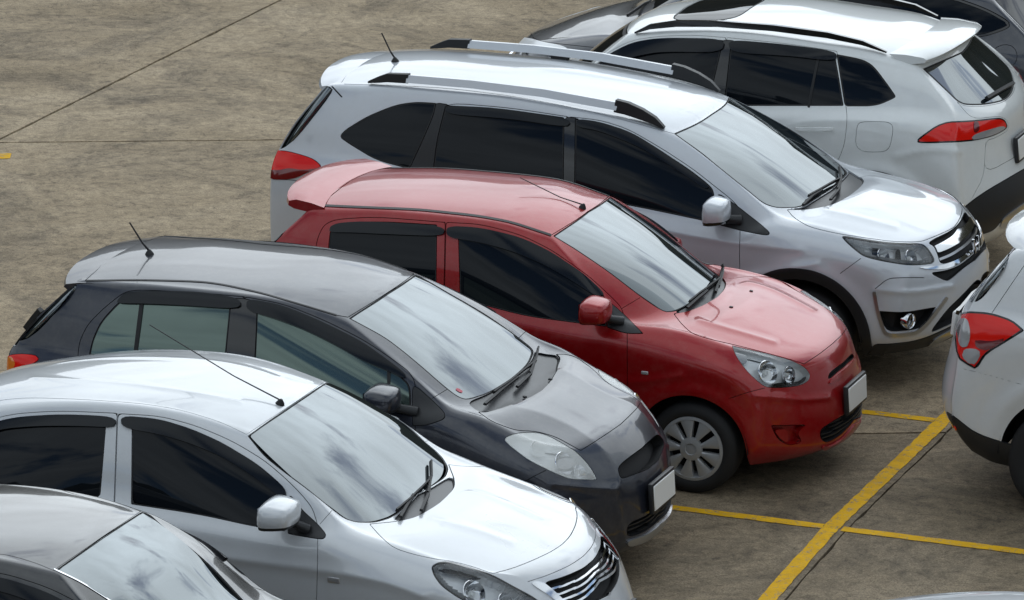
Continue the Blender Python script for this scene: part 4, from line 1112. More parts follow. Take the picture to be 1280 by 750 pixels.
    for k in range(4):
        d = c.field(ins, [(672, 739 + k * 9), (706, 731 + k * 9), (732, 720 + k * 9), (748, 704 + k * 9), (765, 678 + k * 9), (780, 650 + k * 9)], False, None); c.emit(clip(ins, 1.5 - d), 'grille_slat', 'chrome', -.012, .025)
    c.over('grille_frame', [(660, 728), (677, 727), (690, 737), (706, 752), (712, 760), (704, 760), (688, 746)], 'chrome', .006, .02)
    c.over('grille_frame', [(746, 668), (753, 684), (762, 712), (768, 735), (762, 742)], 'chrome', .008, .02, closed=False, width=2.0, xr=(1.8, 2.4))
    c.groove([(660, 727), (685, 719), (712, 707), (730, 695), (741, 682), (750, 660)], .4)
    c.groove([(400, 655), (415, 638)], .35)
    rear_glass(c, 1.14, 1.40, .60, .46)
    def boot(V, N):
        d = np.maximum(np.maximum(-V[:, 1] - .56, .72 - V[:, 2]), V[:, 0] + 1.98); return np.where((N[:, 0] < -.2) | (N[:, 2] > .8), d, np.abs(d) + .3)
    c.cutf('boot_lid', boot, c.paint)
    def tl(V, N):
        d = np.maximum(np.maximum(.78 - V[:, 2], V[:, 2] - .97), np.maximum(V[:, 0] + 1.88, V[:, 1] + .58)); return np.where(V[:, 1] < -.5, d, np.abs(d) + .3)
    c.cutf('tail_lamp', tl, 'lamp_red')
    c.arch(1.3, .29, .345); c.arch(-1.3, .29, .345)
    c.finish()
    wheels(c, 1.3, -1.3, .295, .20, ALLOY)
    visor(c, [(145, 521), (75, 519), (25, 522), (0, 527), (-60, 546), (-60, 560), (0, 537), (50, 533), (100, 533), (146, 535)]); visor(c, [(152, 520), (200, 524.5), (240, 537), (280, 555), (320, 580), (350, 605), (358, 613), (358, 624), (350, 621), (312, 592), (275, 570), (237, 554), (200, 543), (153, 535)])
    mirror(c, 345, 643, .10, .09, .11, .066, (385, 662), c.paint, 'plastic')
    wiper(c, [('wiper_arm', [(500, 650), (508, 634), (515, 622)], .02, .014), ('wiper_blade', [(494, 642), (510, 628), (524, 614), (534, 604)], .012, .02)])
    wiper(c, [('wiper_arm', [(526, 642), (534, 622), (536, 600)], .02, .014), ('wiper_blade', [(533, 620), (537, 600), (536, 580)], .012, .02)])
    antenna(c, (350, 505), (187, 406), .04, .0028, .028)
    repeater(c, 417, 725, .07, .034)
    plate(c, [(760, 775), (785, 757), (785, 785), (760, 803)])
    handles(c, [(-.25, .90), (-1.1, .93)])
    return c
CW = car_white()
def car_silver():
    sp = dict(W=.885, z0=.27, c=8, xs=[-2.16, -1.88, -1.5, -1.0, -.45, .15, .70, 1.0, 1.13, 1.36, 1.65, 1.9, 2.04],
        belt=[(-2.25, 1.21, .72), (-1.85, 1.23, .79), (-1.17, 1.19, .815), (-.4, 1.14, .82), (.67, 1.065, .82), (1.0, 1.07, .78), (1.13, 1.12, .73), (1.3, 1.085, .735), (1.6, 1.045, .74), (1.9, .99, .69), (2.1, .955, .58)],
        plan=[(-2.2, .05), (-1.6, .01), (0, 0), (1.4, 0), (1.9, .04), (2.1, .09)],
        front=[(2.22, .27, 1.92, .74, .28), (2.32, .37, 1.99, .80, .38), (2.34, .53, 2.02, .805, .52), (2.32, .70, 2.04, .785, .70), (2.25, .84, 2.05, .71, .85), (2.15, .955, 2.04, .56, .955)],
        rear=[(-2.36, .3, -2.2, .76, .3), (-2.46, .42, -2.28, .82, .42), (-2.48, .62, -2.30, .835, .62), (-2.47, .86, -2.31, .82, .87), (-2.46, 1.05, -2.32, .77, 1.08), (-2.42, 1.16, -2.30, .70, 1.21)],
        roof=[(-2.02, .55, 1.645), (-1.68, .57, 1.68), (-.82, .585, 1.69), (-.04, .575, 1.635), (.25, .555, 1.585), (.41, .52, 1.545)], crown=.045, wstop=(.47, 1.565), rtop=(-2.08, 1.675),
        cowlx=1.30, hoodc=[(1.30, 1.14), (1.45, 1.14), (1.75, 1.09), (2.0, 1.02), (2.15, .955)],
        flare=[(1.40, .37, .46, .018, .06), (-1.36, .37, .46, .018, .06)],
        crease=[([(1030, 262), (1075, 272), (1120, 284)], .006, 8), ([(1094, 362), (1140, 366), (1190, 358)], .010, 9), ([(900, 345), (960, 342), (1020, 330)], .008, 9), ([(560, 250), (720, 268), (924, 306), (1000, 312)], .008, 10)])
    c = Car('suv', 'silver crossover with roof rails, chrome grille and black wheel-arch trim', ROW, sp, (-2.445, 3.36), 'paint_silver')
    c.cut('windscreen', [(843, 167), (843, 167), (875, 190), (912, 220), (937, 240), (955, 255), (972, 260), (1003, 259), (1022, 247), (1046, 232), (1050, 222), (1070, 190), (906, 131), (875, 153)], 'glass_wind', -.003, seal=1.0)
    c.cut('cowl_panel', [(985, 261), (1004, 260), (1023, 248), (1047, 233), (1052, 222), (1058, 205), (1072, 212), (1078, 220), (1078, 228), (1066, 242), (1041, 256), (1008, 262)], 'cowl', -.010)
    c.cut('hood', [(984, 262), (984, 262), (992, 272), (1012, 284), (1047, 292), (1080, 297), (1115, 302), (1150, 302.5), (1165, 297), (1190, 286), (1197, 279), (1204, 265), (1150, 220), (1085, 195), (1078, 220), (1078, 228), (1066, 242), (1041, 256), (1008, 262)], c.paint)
    lamp(c, [(1051, 294), (1080, 299), (1115, 303.5), (1152, 304), (1160, 310), (1169, 325), (1165, 330), (1137, 332), (1105, 327), (1080, 321), (1067, 311), (1056, 301)],
         [(1104, 317, .048, 'chrome'), (1140, 320, .055, 'chrome')], .055, edge=1.6, extra=[([(1090, 306), (1100, 306), (1102, 326), (1092, 324)], 'plastic_gloss', -.03), ([(1122, 308), (1128, 308), (1130, 330), (1122, 330)], 'plastic_gloss', -.03), ([(1055, 297), (1100, 305), (1155, 306), (1156, 309), (1100, 309), (1062, 303)], 'chrome', -.018)])
    for nm, top, bot, le in (('quarter', 0, 0, 0),):
        c.cut('quarter_window', [(424, 171), (432, 162), (460, 145), (495, 131), (520, 127.5), (545, 129), (545, 129), (541, 147), (512, 211), (512, 211), (470, 200), (437, 180)], 'glass_dark', -.002, seal=1.6)
    c.cut('rear_window', [(557, 132), (557, 132), (620, 135), (705, 147), (705, 147), (704, 242), (704, 242), (620, 229), (541, 217), (541, 217), (546, 175)], 'glass_dark', -.003, seal=1.6)
    c.cut('front_window', [(719, 149), (719, 149), (750, 153), (782, 163), (825, 188), (862, 212), (890, 234), (893, 245), (893, 279), (893, 279), (872, 274), (800, 259), (718, 244), (718, 244)], 'glass_dark', -.003, seal=1.6)
    c.cut('pillar_trim', [(543, 128), (560, 130.5), (560, 130.5), (549, 175), (545, 220), (508, 213), (508, 213), (538, 147)], 'plastic', 0)
    c.cut('pillar_trim', [(702, 145.5), (723, 148), (723, 148), (722, 247), (700, 243), (700, 243)], 'plastic_gloss', 0)
    c.cut('mirror_sail', [(895, 240), (912, 250), (962, 289), (961, 295), (925, 288), (895, 280), (895, 280)], 'plastic', .002)
    c.cut('front_door', [(712, 146), (712, 146), (750, 150), (785, 161), (828, 186), (866, 211), (895, 234), (914, 249), (926, 262), (925, 289), (925, 289), (924, 330), (930, 420), (930, 420), (700, 400), (700, 400), (706, 330), (711, 245)], c.paint)
    c.cut('rear_door', [(711, 146), (711, 146), (640, 135), (556, 128), (546, 150), (520, 210), (500, 250), (490, 290), (530, 330), (550, 380), (699, 400), (699, 400), (705, 330), (710, 245)], c.paint)
    c.cut('tail_lamp', [(341, 178), (347, 188), (360, 189), (382, 195), (394, 200), (403, 209), (388, 213), (368, 223), (340, 224), (336, 206)], 'lamp_red', .004, .02)
    c.over('tail_lamp_lower', [(335, 212), (348, 213), (362, 210), (380, 213), (403, 209), (388, 214), (368, 224), (338, 225)], 'lamp_dark', .0055, .003)
    # nose
    ob, ins = c.cut('grille', [(1159, 303), (1190, 288), (1199, 278), (1215, 262), (1222, 285), (1216, 310), (1198, 324), (1176, 331), (1172, 318), (1168, 308)], None, deep=1); c.tub(ins, 'grille', .04, 'black_gap')
    for pl in ([(1165, 309), (1178, 303), (1192, 294), (1201, 278), (1222, 262), (1226, 276), (1212, 292), (1200, 303), (1186, 311), (1171, 317)],):
        d = c.field(ins, pl, True, None); c.emit(clip(ins, -d), 'grille_bar', 'chrome', .006, .03)
    d = c.field(ins, [(1172, 325), (1190, 318), (1208, 306), (1224, 290)], False, None); c.emit(clip(ins, 1.6 - d), 'grille_slat', 'satin', -.006, .02)
    c.over('grille_trim', [(1145, 334), (1177, 332.5), (1198, 324), (1216, 310), (1224, 300), (1226, 306), (1214, 318), (1197, 331), (1180, 337), (1157, 337)], 'chrome', .008, .012)
    ob, ins = c.cut('grille_lower', [(1162, 341), (1180, 339), (1198, 333), (1214, 321), (1226, 308), (1230, 318), (1208, 332), (1186, 351), (1180, 350)], None, deep=1); c.tub(ins, 'grille_lower', .03, 'black_gap')
    p, n = c.hit(1198, 302)
    ob, ins = c.cut('fog_pocket', [(1099, 389), (1099, 389), (1130, 391), (1170, 384), (1170, 384), (1160, 400), (1150, 411), (1115, 415), (1106, 410)], None, deep=1); c.tub(ins, 'fog_pocket', .06, 'black_gap')
    c.over('bumper_trim', [(1093, 366), (1097, 390), (1105, 415), (1113, 419), (1130, 418), (1147, 415), (1161, 402), (1182, 373)], 'satin', .008, .014, closed=False, width=2.2)
    ob, ins = c.cut('lower_grille', [(1184, 387), (1202, 370), (1225, 345), (1228, 372), (1203, 398), (1165, 416), (1165, 412)], None, deep=1); c.tub(ins, 'lower_grille', .05, 'black_gap')
    c.groove([(1094, 361), (1110, 348), (1130, 347), (1155, 347)], .5)
    c.groove([(1050, 342), (1076, 323)], .4); c.groove([(341, 224), (368, 225), (400, 232)], .4)
    ob, ins = c.cut('bumper_skirt', [(1090, 430), (1112, 430), (1140, 427), (1163, 420), (1201, 402), (1235, 375), (1240, 400), (1200, 430), (1150, 450), (1080, 460)], 'plastic', .002, .02)
    c.over('skid_plate', [(1157, 433), (1168, 422), (1202, 404), (1235, 378), (1238, 384), (1204, 410), (1172, 428)], 'satin', .012, .014)
    c.groove([(427, 103), (436, 90), (452, 76)], .4); c.groove([(415, 108), (427, 121)], .9)
    c.groove([(430, 105), (470, 106), (560, 110), (640, 120), (720, 135), (780, 150), (842, 167)], .3)
    c.cut('rear_glass_edge', [(412, 108), (417, 114), (360, 186), (320, 190), (385, 104)], 'glass_wind', .002, face=0)
    rear_glass(c, 1.20, 1.63, .67, .53)
    c.arch(1.40, .37, .395, .075); c.arch(-1.36, .37, .395, .075)
    c.finish()
    wheels(c, 1.40, -1.36, .34, .22, ALLOY5)
    fog(c, 1136, 401, .052)
    visor(c, [(559, 132), (640, 138), (713, 149), (712, 160), (640, 149), (557, 143)]); visor(c, [(721, 149), (750, 153), (790, 166), (830, 191), (870, 219), (889, 236), (880, 236), (850, 215), (800, 184), (750, 164), (721, 159)])
    for sg in (-1, 1):      # roof rails, one each side: bar and two feet
        y = sg * .535
        bar = [(-1.46, y, 1.722), (-1.0, y * 1.01, 1.728), (-.5, y * 1.01, 1.715), (0, y, 1.672), (.02, y, 1.670)]
        c.add('roof_rail', ribbon(bar, .085, .046, None, .14), 'paint_silver', .5)
        c.add('rail_foot', ribbon([(-1.74, y, 1.69), (-1.66, y, 1.70), (-1.60, y, 1.71), (-1.45, y, 1.715)], [.05, .055, .058, .058], [.012, .04, .055, .06]), 'plastic', .5)
        c.add('rail_foot', ribbon([(0.0, y, 1.655), (.08, y, 1.645), (.18, y, 1.622), (.27, y, 1.598), (.34, y, 1.572)], [.058, .058, .056, .05, .04], [.082, .08, .068, .046, .012]), 'plastic', .5)
        if sg > 0: c.add('rail_mount', ribbon([(-.86, y, 1.69), (-.74, y, 1.685)], .045, .05), 'plastic', .5)
    spoiler(c, [(-1.98, 1.700), (-2.1, 1.700), (-2.20, 1.680), (-2.215, 1.662), (-2.18, 1.645), (-2.05, 1.62)], .535, c.paint, bow=.09, drop=.05, endcurl=.12)
    mirror(c, 893, 265, .10, .075, .10, .078, (925, 275), c.paint, 'plastic_gloss')
    wiper(c, [('wiper_arm', [(1003, 259), (1014, 248), (1026, 240)], .02, .014), ('wiper_blade', [(1009, 248), (1022, 241), (1036, 233), (1048, 227)], .012, .02)])
    wiper(c, [('wiper_arm', [(1038, 253), (1048, 240), (1050, 228)], .02, .014), ('wiper_blade', [(1046, 240), (1050, 226), (1047, 212)], .012, .02)])
    antenna(c, (494, 77), (477, 41), -.02, .0045, .03)
    h, n = c.hit(1198, 300); ctr = Vector((h.x + .03, 0, .845))
    V, F = [], []
    M = frame((2.30, 0, .855), (1, 0, .12))        # emblem: an upright letter-like frame in a rounded ring
    ring = [place(rbox(.012, .10, .02, .004, 1), M @ Matrix.Translation((x, 0, 0)) @ Matrix.Rotation(a, 4, 'Z')) for x, a in ((-.045, .12), (.045, -.12))] + [place(rbox(.08, .012, .02, .004, 1), M)]
    c.add('emblem', merge(*ring), 'chrome', .5)
    plate(c, [(1212, 365), (1232, 350), (1232, 380), (1212, 395)])
    handles(c, [(-.2, .96), (-1.15, 1.0)])
    return c
car_silver()
def car_cross():
    sp = dict(W=.915, z0=.25, c=8, xs=[-1.86, -1.65, -1.38, -.95, -.45, .05, .55, .86, .98, 1.25, 1.55, 1.85, 2.0],
        belt=[(-1.95, 1.27, .75), (-1.45, 1.285, .80), (-1.06, 1.265, .835), (-.54, 1.225, .845), (.5, 1.13, .845), (.98, 1.12, .76), (1.4, 1.07, .75), (1.85, .97, .68), (2.0, .92, .6)],
        plan=[(-1.95, .05), (-1.5, .01), (0, 0), (1.4, 0), (1.8, .04), (2.1, .09)],
        front=[(2.2, .25, 1.9, .74, .28), (2.28, .37, 1.96, .82, .38), (2.29, .53, 1.98, .83, .52), (2.27, .68, 2.0, .80, .68), (2.2, .80, 2.0, .72, .80), (2.1, .90, 1.98, .57, .91)],
        rear=[(-2.06, .3, -1.84, .79, .32), (-2.18, .43, -1.90, .865, .45), (-2.22, .62, -1.92, .885, .63), (-2.13, .86, -1.90, .885, .89), (-2.09, 1.08, -1.87, .84, 1.14), (-2.04, 1.21, -1.83, .76, 1.265)],
        roof=[(-1.50, .57, 1.575), (-1.14, .605, 1.645), (-.39, .625, 1.685), (.1, .615, 1.67), (.57, .56, 1.585)], crown=.045, wstop=(.66, 1.61), rtop=(-1.60, 1.615),
        cowlx=1.25, hoodc=[(1.25, 1.15), (1.6, 1.09), (1.9, 1.0), (2.1, .90)],
        flare=[(1.36, .39, .48, .02, .06), (-1.34, .39, .48, .02, .06)],
        crease=[([(980, 160), (1010, 151), (1060, 150), (1120, 153)], .006, 8), ([(1120, 196), (1160, 186), (1200, 190)], .008, 9), ([(985, 76), (1060, 68), (1145, 86)], .004, 6)])
    c = Car('suv', 'white crossover with sunroof, reversed into its bay so its tail lamps face the aisle', ROW, sp, (-2.66, 5.75), 'paint_white2', hx=-1)
    c.cut('rear_glass', [(1154, 86), (1154, 86), (1185, 115), (1196, 126), (1206, 131), (1230, 131), (1255, 126), (1270, 112), (1290, 80), (1235, 45), (1210, 62)], 'glass_wind', -.003, seal=1.6)
    ob, ins = c.cut('tail_lamp', [(1144, 176), (1177, 152.5), (1215, 151), (1250, 147), (1257, 151), (1260, 160), (1242, 170), (1212, 177), (1150, 179)], 'lamp_red', .004, .02, seal=1.6, seal_mat='plastic_gloss')
    c.over('reverse_lamp', [(1216, 168), (1252, 157), (1257, 160), (1242, 169), (1213, 176)], 'lamp_clear', .008, .004)
    c.over('tail_lamp_band', [(1216, 152), (1222, 152), (1224, 162), (1217, 168)], 'lamp_dark', .008, .003)
    c.cut('quarter_window', [(1046, 68), (1046, 68), (1077, 74), (1092, 82), (1119, 119), (1119, 122), (1095, 132.5), (1056, 132.5), (1056, 132.5), (1051, 100)], 'glass_dark', -.003, seal=1.6)
    c.cut('rear_window', [(914, 52), (914, 52), (980, 58), (1043, 67), (1043, 67), (1049, 100), (1054, 132), (1054, 132), (905, 132), (905, 132)], 'glass_dark', -.003, seal=1.6)
    c.cut('front_window', [(757, 71), (790, 54.5), (827, 48.5), (870, 48), (904, 50.5), (904, 50.5), (885, 131), (885, 131), (800, 131), (720, 128), (722, 100)], 'glass_dark', -.003, seal=1.6)
    c.cut('pillar_trim', [(900, 49), (918, 51), (918, 51), (910, 134), (880, 134), (880, 134)], 'plastic_gloss', 0)
    c.cut('rear_door', [(909, 47), (909, 47), (980, 54), (1046, 64), (1046, 64), (1052, 100), (1058, 135), (1059, 150), (1055, 185), (1040, 215), (1020, 250), (1010, 300), (870, 300), (870, 300), (880, 200)], c.paint, gap=.3)
    c.cut('front_door', [(908, 47), (908, 47), (870, 44), (827, 45), (790, 50), (755, 68), (715, 98), (690, 140), (690, 240), (700, 290), (869, 300), (869, 300), (879, 200)], c.paint, gap=.3)
    c.cut('fuel_flap', [(1075, 152), (1110, 152), (1117, 158), (1113, 183), (1106, 190), (1078, 190), (1069, 182), (1071, 158)], c.paint, gap=.3)
    c.cut('sunroof', [(834, 26.5), (862, 5), (930, -40), (1040, -40), (950, 2), (917, 25.5)], 'glass_dark', -.002, seal=1.0)
    c.cut('tailgate', [(1196, 127), (1196, 127), (1215, 149), (1250, 145), (1259, 150), (1262, 162), (1245, 172), (1232, 176), (1230, 218), (1280, 190), (1340, 150), (1340, 80), (1290, 100), (1270, 113), (1255, 128), (1230, 133), (1206, 133)], c.paint, gap=.3)
    ob, ins = c.cut('rear_bumper_trim', [(1194, 268), (1225, 243), (1280, 211), (1330, 182), (1330, 232), (1256, 270), (1243, 288), (1225, 294), (1190, 300), (1170, 290)], 'plastic', .004, .02)
    c.over('skid_plate', [(1252, 272), (1280, 253), (1330, 222), (1334, 240), (1282, 268), (1248, 288)], 'satin', .012, .014)
    c.groove([(1232, 178), (1230, 220), (1215, 248)], .35)
    rear_glass(c, 1.14, 1.58, .70, .52, 'windscreen', True)
    c.cutf('headlight', lambda V, N: np.where((V[:, 1] < -.3) & (N[:, 0] > 0), np.maximum(np.maximum(.74 - V[:, 2], V[:, 2] - .9), 1.85 - V[:, 0]), 1.0), 'lamp_clear')
    c.arch(1.36, .39, .40, .09); c.arch(-1.34, .39, .40, .09)
    c.finish()
    wheels(c, 1.36, -1.34, .345, .225, ALLOY5)
    c.over('window_bar', [(1023, 72), (1017, 100), (1011, 133)], 'rubber', .002, .006, closed=False, width=1.6)
    visor(c, [(910, 50), (980, 56), (1046, 65), (1046, 77), (980, 70), (914, 66)]); visor(c, [(757, 71), (790, 54), (827, 48), (907, 49), (903, 66), (827, 65), (795, 71), (770, 80)])
    spoiler(c, [(-1.44, 1.675), (-1.58, 1.678), (-1.72, 1.665), (-1.745, 1.65), (-1.73, 1.625), (-1.55, 1.595)], .60, c.paint, bow=.10, drop=.05, endcurl=.12)
    for sg in (-1, 1):
        y = sg * .60
        c.add('roof_rail', ribbon([(.52, y * .95, 1.60), (.40, y * .97, 1.645), (.2, y, 1.685), (-.1, y, 1.71), (-.5, y, 1.715), (-.9, y, 1.70), (-1.15, y, 1.672), (-1.32, y * .98, 1.628)], [.03, .04, .045, .045, .045, .045, .04, .03], [.012, .035, .042, .042, .042, .04, .03, .01]), 'plastic_gloss', .5)
    p0, n = c.hit(996, 161); p1, n = c.hit(1041, 161)
    c.add('door_handle', ribbon([p0 + n * .004, p0.lerp(p1, .15) + n * .03, p0.lerp(p1, .85) + n * .03, p1 + n * .004], .026, .014, [n] * 4), c.paint, .8, True)
    wiper(c, [('rear_wiper', [(1231, 125), (1248, 115), (1264, 106)], .03, .02)])
    plate(c, [(1268, 170), (1286, 158), (1286, 190), (1268, 204)], x_hint=(-1, 0, .1))
    mirror(c, 742, 110, .10, .08, .10, .075, (760, 105), c.paint, 'plastic')
    return c
car_cross()
def car_forester():
    sp = dict(W=.90, z0=.27, c=8, xs=[-1.92, -1.7, -1.4, -.95, -.45, .05, .55, .88, 1.0, 1.28, 1.6, 1.85, 2.0],
        belt=[(-2.0, 1.24, .76), (-1.5, 1.19, .80), (-1.06, 1.16, .82), (-.54, 1.13, .83), (.5, 1.08, .83), (1.0, 1.10, .76), (1.4, 1.06, .75), (1.85, .99, .68), (2.0, .95, .6)],
        plan=[(-1.95, .04), (-1.5, .01), (0, 0), (1.4, 0), (1.8, .04), (2.1, .09)],
        front=[(2.2, .25, 1.9, .74, .28), (2.28, .37, 1.96, .80, .38), (2.29, .53, 1.98, .81, .52), (2.27, .68, 2.0, .79, .68), (2.2, .82, 2.0, .72, .82), (2.1, .94, 1.98, .57, .94)],
        rear=[(-2.13, .32, -1.90, .77, .33), (-2.24, .45, -1.96, .85, .46), (-2.27, .62, -1.99, .87, .63), (-2.22, .85, -1.97, .865, .86), (-2.16, 1.05, -1.97, .82, 1.08), (-2.08, 1.18, -1.93, .76, 1.23)],
        roof=[(-1.72, .58, 1.55), (-1.2, .62, 1.63), (-.3, .63, 1.67), (.15, .61, 1.66), (.55, .57, 1.58)], crown=.045, wstop=(.63, 1.60), rtop=(-1.78, 1.58),
        cowlx=1.25, hoodc=[(1.25, 1.14), (1.6, 1.10), (1.9, 1.03), (2.1, .94)],
        flare=[(1.33, .38, .46, .02, .06), (-1.33, .38, .46, .02, .06)], crease=[])
    c = Car('suv', 'white estate-style crossover with its red tail lamp and black lower bumper towards the row', 'cars in the facing row', sp, (2.55, 1.5), 'paint_white', lev=3)
    c.cut('tail_lamp', [(1205, 389), (1238, 391), (1265, 400), (1280, 413), (1280, 413), (1256, 428), (1231, 443), (1221, 462), (1221, 462), (1211, 457), (1196, 447), (1192, 400)], 'lamp_red', .004, .02, sm=1, seal=2.2, seal_mat='plastic_gloss')
    c.over('reverse_lamp', [(1205, 436), (1218, 435), (1228, 440), (1219, 457), (1211, 454), (1203, 446)], 'lamp_clear', .008, .004)
    c.over('lamp_strip', [(1196, 400), (1210, 397), (1214, 416), (1211, 434), (1200, 434)], 'lamp_clear', .008, .004)
    c.over('lamp_band', [(1218, 424), (1240, 427), (1262, 421), (1256, 427), (1234, 439), (1220, 434)], 'lamp_dark', .008, .004)
    c.cut('rear_bumper_trim', [(1170, 508), (1180, 512), (1195, 522), (1220, 542), (1270, 558), (1300, 566), (1300, 600), (1200, 600), (1160, 545)], 'plastic', .003, .02)
    c.over('reflector', [(1186, 529), (1196, 533), (1197, 539), (1187, 535)], 'lamp_red', .008, .004)
    c.groove([(1240, 391), (1280, 332)], .45); c.groove([(1204, 461), (1240, 470), (1285, 483)], .3)
    c.cut('rear_door', [(1372, 310), (1480, 325), (1480, 470), (1460, 600), (1380, 590), (1350, 520), (1350, 400)], c.paint, gap=.3)
    c.cut('rear_glass_edge', [(1250, 310), (1266, 318), (1226, 378), (1205, 375), (1235, 310)], 'glass_wind', .002, face=0)
    rear_glass(c, 1.23, 1.57, .70, .55)
    rear_glass(c, 1.14, 1.56, .70, .54, 'windscreen', True)
    def win(V, N):
        t = np.clip((V[:, 2] - 1.2) / .35, 0, 1); d = np.maximum(np.maximum(1.17 - V[:, 2], V[:, 2] - 1.55), np.maximum(V[:, 0] - (.75 - .45 * t), -1.40 - V[:, 0] + .15 * t))
        return np.where(N[:, 1] < -.6, d, np.abs(d) + .3)
    c.cutf('side_window', win, 'glass_dark', -.003, seal=.01)
    c.arch(1.33, .37, .39); c.arch(-1.33, .37, .39)
    c.finish()
    wheels(c, 1.33, -1.33, .345, .225, ALLOY5)
    spoiler(c, [(-1.62, 1.645), (-1.80, 1.63), (-1.90, 1.61), (-1.915, 1.598), (-1.89, 1.585), (-1.70, 1.55)], .60, c.paint, bow=.14, drop=.07, endcurl=.3)
    # garnish over the number plate and wiper stub on the tailgate
    c.add('plate_garnish', ribbon([(-2.13, -.40, 1.07), (-2.155, 0, 1.075), (-2.13, .40, 1.07)], .03, .02, (-1, 0, .2)), 'plastic_gloss', .5)
    M = frame((-2.235, 0, .93), (-1, 0, .1))
    c.add('number_plate', place(rbox(.338, .148, .02, .004, 1), M), 'plate_white')
    for sg in (-1, 1): c.add('roof_rail', ribbon([(.35, sg * .56, 1.645), (.2, sg * .57, 1.69), (-.5, sg * .58, 1.725), (-1.3, sg * .57, 1.705), (-1.45, sg * .56, 1.66)], .045, .03), 'plastic_gloss', .5)
    mirror_unit(c, (.72, -1.02, 1.12), .11, .13, .085, Vector((.80, -.83, 1.10)), c.paint, 'plastic')
    return c
car_forester()
def car_dark():
    sp = dict(W=.90, z0=.2, c=8, xs=[-1.95, -1.7, -1.4, -.95, -.45, .05, .55, .98, 1.10, 1.35, 1.65, 1.92, 2.08],
        belt=[(-2.0, 1.20, .76), (-1.5, 1.20, .80), (-1.06, 1.17, .82), (-.54, 1.13, .83), (.5, 1.05, .83), (1.1, 1.01, .76), (1.4, .96, .75), (1.9, .86, .66), (2.1, .80, .58)],
        plan=[(-1.95, .04), (-1.5, .01), (0, 0), (1.4, 0), (1.8, .04), (2.1, .09)],
        front=[(2.3, .2, 1.95, .74, .22), (2.38, .30, 2.02, .80, .32), (2.38, .45, 2.04, .81, .45), (2.35, .58, 2.06, .79, .58), (2.3, .69, 2.07, .72, .69), (2.22, .78, 2.06, .57, .79)],
        rear=[(-2.05, .3, -1.84, .77, .3), (-2.16, .40, -1.92, .85, .42), (-2.19, .58, -1.95, .86, .6), (-2.18, .82, -1.95, .85, .85), (-2.14, 1.02, -1.95, .80, 1.06), (-2.06, 1.14, -1.92, .74, 1.19)],
        roof=[(-1.55, .55, 1.47), (-1.1, .59, 1.53), (-.3, .60, 1.55), (.1, .59, 1.535), (.40, .54, 1.47)], crown=.045, wstop=(.48, 1.49), rtop=(-1.62, 1.50),
        cowlx=1.35, hoodc=[(1.35, 1.06), (1.6, 1.01), (1.9, .92), (2.22, .78)],
        flare=[(1.36, .34, .40, .02, .06), (-1.36, .34, .40, .02, .06)], crease=[])
    c = Car('car', 'dark slate-blue car half hidden behind the white crossover, its bonnet towards the open yard', ROW, sp, (-2.94, 8.3), 'paint_slate', hx=-1, lev=3)
    c.cut('side_window', [(1270, 32), (1225, 48), (1180, 44), (1050, 40), (900, 20), (850, -10), (900, -30), (1180, -8), (1235, 11)], 'glass_dark', -.003, seal=3.0, seal_mat='plastic_gloss')
    c.cut('fuel_flap', [(1241, 66), (1245, 59), (1256, 55), (1267, 58), (1272, 68), (1270, 78), (1262, 85), (1250, 84), (1243, 76)], c.paint, gap=.35)
    c.cut('hood', [(2, 2)] * 0 or [(662, 44), (675, 52), (720, 57), (770, 62), (800, 48), (812, 20), (822, 0), (780, -30), (700, -5), (670, 25)], c.paint, gap=.35)
    rear_glass(c, 1.06, 1.47, .68, .52, 'windscreen', True)
    rear_glass(c, 1.20, 1.47, .66, .53)
    hl = lambda V, N: np.where((V[:, 1] < -.36) & (N[:, 0] > -.1), np.maximum(np.maximum(.655 - V[:, 2] - .08 * (2.1 - V[:, 0]), V[:, 2] - .765), 1.88 - V[:, 0]), 1.0)
    c.cutf('headlight', hl, 'lamp_clear')
    c.cutf('grille', lambda V, N: np.where(N[:, 0] > .3, np.maximum(np.maximum(.46 - V[:, 2], V[:, 2] - .70), -V[:, 1] - .34), 1.0), 'plastic_gloss', -.01, .02)
    c.arch(1.36, .33, .38); c.arch(-1.36, .33, .38)
    c.finish()
    c.over('headlight_lens', [(646, 46), (662, 48), (680, 53), (702, 57), (712, 62), (690, 68), (646, 64)], 'lamp_silver', .004, .004)
    wheels(c, 1.36, -1.36, .33, .22, ALLOY5)
    for y0, y1 in ((-.55, .05), (.02, .6)):
        c.add('wiper_blade', ribbon([(1.26, y0, 1.085), (1.24, (y0 + y1) / 2, 1.11), (1.20, y1, 1.115)], .014, .02), 'rubber', .5)
    c.add('grille_bar', ribbon([(2.31, -.36, .62), (2.375, 0, .61), (2.31, .36, .62)], .03, .02, (1, 0, .3)), 'chrome', .5)
    mirror_unit(c, (.72, -1.02, 1.10), .11, .13, .08, Vector((.85, -.83, 1.06)), c.paint, 'plastic')
    return c
car_dark()
